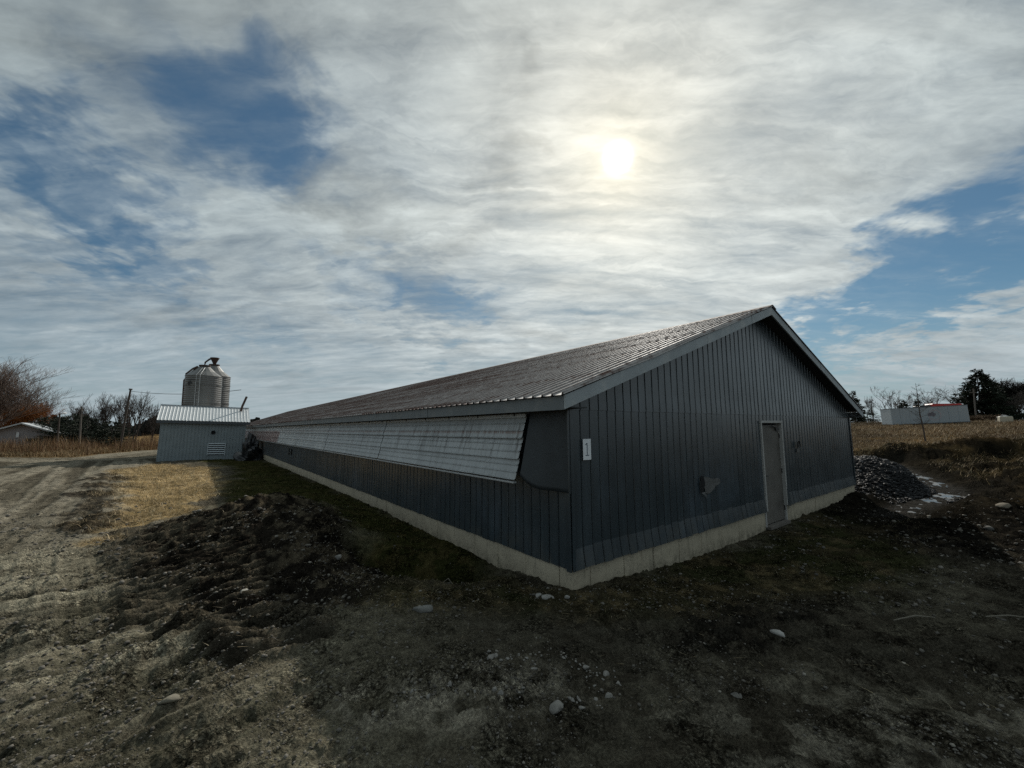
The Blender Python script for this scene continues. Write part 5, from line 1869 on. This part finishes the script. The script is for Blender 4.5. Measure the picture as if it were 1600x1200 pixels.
def gravel(name, n, label):
    x_, y_ = scatter_xy(n, 2.2, 16, -58, 58, 1.1)
    k = masks(x_, y_)
    wgt = np.clip(0.35 + 0.9 * k['heap'] + 0.8 * k['pale'] + 0.6 * k['paler'] + 0.5 * k['road'] + 0.4 * k['darkr'] + 0.5 * k['ll'] - 0.6 * k['straw'] - 0.5 * k['moss'], 0.03, 1)
    cl = fbm(x_ * 1.4, y_ * 1.4, 3, 200)
    keep = (RNG.uniform(0, 1, n) < wgt * sst(0.40, 0.60, cl)) & ~((k['a'] > -0.1) & (k['b'] > -0.1))
    x_, y_ = x_[keep], y_[keep]
    kk = {q: v[keep] for q, v in k.items()}
    z_ = ground_h(x_, y_, kk)
    m = len(x_)
    s_ = np.clip(RNG.exponential(0.0042, m) + 0.0028, 0, 0.020) * np.clip(np.hypot(x_, y_) / 5.0, 0.7, 2.0)
    ax = RNG.uniform(0, 6.28, m)
    base = IV[None] * (1 + RNG.normal(0, 0.16, (m, 12, 1)))
    base = base * np.stack([s_ * RNG.uniform(.9, 1.5, m), s_, s_ * RNG.uniform(.5, .9, m)], 1)[:, None, :]
    c_, n_ = np.cos(ax)[:, None], np.sin(ax)[:, None]
    X = base[:, :, 0] * c_ - base[:, :, 1] * n_
    Y = base[:, :, 0] * n_ + base[:, :, 1] * c_
    V = np.stack([X + x_[:, None], Y + y_[:, None], base[:, :, 2] + z_[:, None] + s_[:, None] * 0.2], 2).reshape(-1, 3)
    F = (IF[None] + (np.arange(m) * 12)[:, None, None]).reshape(-1, 3)
    tone = RNG.uniform(0.45, 1.25, m) * np.where(RNG.uniform(0, 1, m) < 0.10, 1.7, 1.0)
    C = np.repeat(np.array([[0.125, 0.115, 0.098]]) * tone[:, None], 12, 0)
    tag(np_mesh(name, V, F, M['stone'], None, C), label, 'gravel', kind='stuff')


gravel('gravel', 60000, 'loose gravel and clods scattered over the yard')


def rubble(n):
    x_ = RNG.normal(12.2, 1.25, n)
    y_ = RNG.normal(14.0, 1.15, n)
    k = masks(x_, y_)
    keep = (k['heapr'] > 0.15) & ~((k['a'] < W + 0.15) & (k['b'] > -0.15)) & (k['ditch'] > 0.35) & (np.hypot(x_ - 11.6, y_ - 13.9) < 2.5)
    x_, y_ = x_[keep], y_[keep]
    z_ = ground_h(x_, y_)
    m = len(x_)
    s_ = np.clip(RNG.exponential(0.013, m) + 0.008, 0, 0.06)
    v = IV[None] * (1 + RNG.normal(0, 0.22, (m, 12, 1)))
    v = v * np.stack([s_ * RNG.uniform(.8, 1.6, m), s_ * RNG.uniform(.8, 1.4, m), s_ * RNG.uniform(.4, .9, m)], 1)[:, None, :]
    V = (v + np.stack([x_, y_, z_ + 0.15 * s_], 1)[:, None, :]).reshape(-1, 3)
    F = (IF[None] + (np.arange(m) * 12)[:, None, None]).reshape(-1, 3)
    tone = RNG.uniform(0.4, 1.5, m) * np.where(RNG.uniform(0, 1, m) < 0.06, 4.0, 1.0)
    C = np.repeat(np.array([[0.0135, 0.0138, 0.0148]]) * tone[:, None], 12, 0)
    tag(np_mesh('rubble', V, F, M['rubble'], None, C), 'dark broken rubble covering the heap behind the far barn corner', 'rubble', kind='stuff')


M['rubble'] = mat_attr('dark_rubble', 0.6, 0.12)
rubble(34000)


# ------------------------------------------------------------------ grass, straw, weeds
def blades(name, x_, y_, hgt, wid, lean, cols, label, cat, dirbias=None, flat=0.0, zoff=0.0):
    m = len(x_)
    z_ = ground_h(x_, y_) + zoff
    a_ = RNG.uniform(0, 2 * math.pi, m)
    h_ = hgt * RNG.uniform(0.5, 1.3, m)
    ln = np.clip(lean * RNG.uniform(0.3, 1.5, m) + flat, 0, 1.5)
    w_ = wid * RNG.uniform(0.6, 1.4, m)
    dx, dy = np.cos(a_), np.sin(a_)
    a2 = a_ + RNG.choice([-1, 1], m) * RNG.uniform(0.8, 2.2, m)
    px_, py_ = np.cos(a2) * w_ / 2, np.sin(a2) * w_ / 2
    hz = h_ * np.cos(ln)
    hx = h_ * np.sin(ln)
    b = np.stack([x_, y_, z_ - 0.01], 1)
    sd = np.stack([px_, py_, np.zeros(m)], 1)
    md = b + np.stack([dx * hx * 0.38, dy * hx * 0.38, hz * 0.62], 1)
    tp = b + np.stack([dx * hx, dy * hx, hz], 1)
    V = np.stack([b - sd, b + sd, md + sd * .7, tp, md - sd * .7], 1).reshape(-1, 3)
    q = (np.arange(m) * 5)[:, None]
    F = np.concatenate([q + np.array([[0, 1, 2]]), q + np.array([[0, 2, 4]]), q + np.array([[4, 2, 3]])])
    ci = RNG.integers(0, len(cols), m)
    pt = (0.45 + 1.1 * fbm(x_ * 0.22, y_ * 0.22, 4, 260))[:, None]
    C = np.repeat(np.array(cols)[ci] * RNG.uniform(0.6, 1.35, m)[:, None] * pt, 5, 0)
    return tag(np_mesh(name, V, F, M['blade'], None, C), label, cat, kind='stuff')


def in_mask(n, box, key, thr=0.5, dens=None):
    x_ = RNG.uniform(box[0], box[1], n)
    y_ = RNG.uniform(box[2], box[3], n)
    k = masks(x_, y_)
    f = k[key] if isinstance(key, str) else key(k, x_, y_)
    keep = RNG.uniform(0, 1, n) < f
    keep &= ~((k['a'] > -0.05) & (k['b'] > -0.05) & (k['a'] < W + 0.1))
    return x_[keep], y_[keep]


x_, y_ = in_mask(70000, (-23, -6.5, 7, 27), 'straw')
blades('straw_patch', x_, y_, 0.13, 0.010, 1.2, [(0.43, 0.33, 0.19), (0.35, 0.26, 0.145), (0.26, 0.19, 0.105), (0.50, 0.40, 0.25)], 'flattened tan dead grass left of the mud heap', 'dead grass')
x_, y_ = in_mask(60000, (-14, 0, 6, 20), lambda k, x, y: k['moss'] * (1 - k['heap']) * 0.8)
blades('mossy_grass', x_, y_, 0.06, 0.007, 0.8, [(0.045, 0.055, 0.016), (0.065, 0.068, 0.022), (0.10, 0.085, 0.04), (0.035, 0.045, 0.014)], 'short dark green grass along the foot of the long wall', 'grass')
x_, y_ = in_mask(90000, (-3, 10, 4.2, 11.5), lambda k, x, y: k['ngrass'] * 0.75 * sst(0.38, 0.55, fbm(x * 2.2, y * 2.2, 3, 210)))
blades('trampled_grass', x_, y_, 0.055, 0.006, 1.25, [(0.10, 0.085, 0.05), (0.14, 0.115, 0.065), (0.05, 0.055, 0.022), (0.035, 0.042, 0.016), (0.075, 0.06, 0.038)], 'trampled dead grass and moss round the gable foot', 'grass', flat=0.45)
x_, y_ = in_mask(16000, (-3.2, 6, 3.0, 6.5), lambda k, x, y: 0.05 + 0.60 * k['ngrass'])
blades('straw_litter', x_, y_, 0.10, 0.0045, 1.4, [(0.27, 0.22, 0.13), (0.20, 0.16, 0.10), (0.33, 0.28, 0.19)], 'loose straw stalks littering the mud near the barn corner', 'straw', flat=0.95)
x_, y_ = in_mask(4000, (-8, -1.5, 4, 12), lambda k, x, y: 0.55 * k['heap'])
blades('heap_litter', x_, y_, 0.13, 0.006, 1.3, [(0.20, 0.165, 0.11), (0.14, 0.115, 0.08), (0.27, 0.23, 0.16)], 'broken stalks sticking from the mud heap', 'straw', flat=0.75)
# field grass on the right hill, nearer parts denser
def field_right(n, t0, t1, hgt, wid, nm, lab):
    tt = RNG.uniform(t0, t1, n)
    ss = RNG.uniform(-20, 24, n)
    x_ = (tt + ss * 0.7) / 1.4 + ss * 0.35
    y_ = (tt - 0.7 * x_) / 0.7
    k = masks(x_, y_)
    ang_ = np.degrees(np.arctan2(x_, y_))
    keep = (RNG.uniform(0, 1, n) < k['field'] * (0.35 + 0.65 * sst(0.35, 0.55, fbm(x_ * 0.5, y_ * 0.5, 3, 220)))) & (ang_ > 38) & (ang_ < 56) & (y_ > 2)
    x_, y_ = x_[keep], y_[keep]
    blades(nm, x_, y_, hgt * (0.35 + 1.3 * fbm(x_ * 0.3, y_ * 0.3, 3, 261)), wid, 0.75, [(0.26, 0.19, 0.112), (0.32, 0.24, 0.145), (0.20, 0.14, 0.08), (0.15, 0.10, 0.058)], lab, 'dead grass')


field_right(170000, 28, 52, 0.26, 0.020, 'field_grass', 'dead brown grass over the near slope of the hill')
field_right(130000, 48, 92, 0.38, 0.045, 'hill_grass', 'dead brown grass on the upper hill round the trailer')
n = 110000
tt = RNG.uniform(16, 34, n)
x_ = RNG.uniform(11, 32, n)
y_ = (tt - 0.7 * x_) / 0.7
k_m = masks(x_, y_)
keep = (RNG.uniform(0, 1, n) < k_m['mounds'] * sst(0.40, 0.56, fbm(x_ * 0.7, y_ * 0.7, 3, 230)) * sst(18, 26, tt)) & (y_ > 7) & (k_m['heapr'] < 0.3) & (k_m['ditch'] > 0.8)
x_, y_ = x_[keep], y_[keep]
blades('mound_grass', x_, y_, 0.20, 0.016, 1.0, [(0.19, 0.13, 0.06), (0.14, 0.095, 0.045), (0.07, 0.062, 0.028), (0.24, 0.17, 0.085)], 'matted dead grass on the spoil mounds at the right', 'dead grass')
# tall weeds on the left
n = 30000
x_ = RNG.uniform(-66, -26, n)
y_ = RNG.uniform(34.5, 52, n)
k_m = masks(x_, y_)
clump = fbm(x_ * 0.35, y_ * 0.35, 3, 240)
keep = (RNG.uniform(0, 1, n) < sst(0.34, 0.58, clump)) & (k_m['road'] < 0.3)
x_, y_ = x_[keep], y_[keep]
blades('tall_weeds', x_, y_, 0.45 + 1.15 * sst(0.36, 0.75, clump[keep]), 0.026, 0.28, [(0.20, 0.125, 0.065), (0.16, 0.088, 0.046), (0.25, 0.175, 0.095), (0.115, 0.068, 0.04)], 'belt of tall brown dead weeds across the left field', 'weeds')
n = 40000
x_ = RNG.uniform(-70, -22, n)
y_ = RNG.uniform(33, 46, n)
k_m = masks(x_, y_)
keep = (RNG.uniform(0, 1, n) < k_m['field']) & (k_m['road'] < 0.2)
blades('left_grass', x_[keep], y_[keep], 0.45, 0.03, 0.7, [(0.24, 0.165, 0.085), (0.29, 0.215, 0.12), (0.18, 0.12, 0.06)], 'pale dead grass in front of the tall weeds', 'dead grass')

# sticks on the right foreground
for i, (x0, y0, x1, y1, lab) in enumerate((
        (3.92, 4.46, 4.42, 4.52, 'long pale stick lying on the mud right of the tracks'),
        (4.92, 4.50, 5.30, 4.42, 'pale stick lying nearest the right edge of the yard'),
        (-1.10, 6.05, -0.80, 5.92, 'bent pale root sticking out by the trench at the wall'))):
    z0, z1 = gz(x0, y0), gz(x1, y1)
    mx, my = (x0 + x1) / 2 + 0.03, (y0 + y1) / 2 + 0.02
    tag(MB().tube([(x0, y0, z0 + 0.02), (mx, my, max(gz(mx, my), 0.5 * (z0 + z1)) + (0.03 if i < 2 else 0.14)), (x1, y1, z1 + 0.02)], [0.006, 0.008, 0.004], 6).build('stick', plain('dry_stick', (0.15, 0.135, 0.105), 0.85)), lab, 'stick')
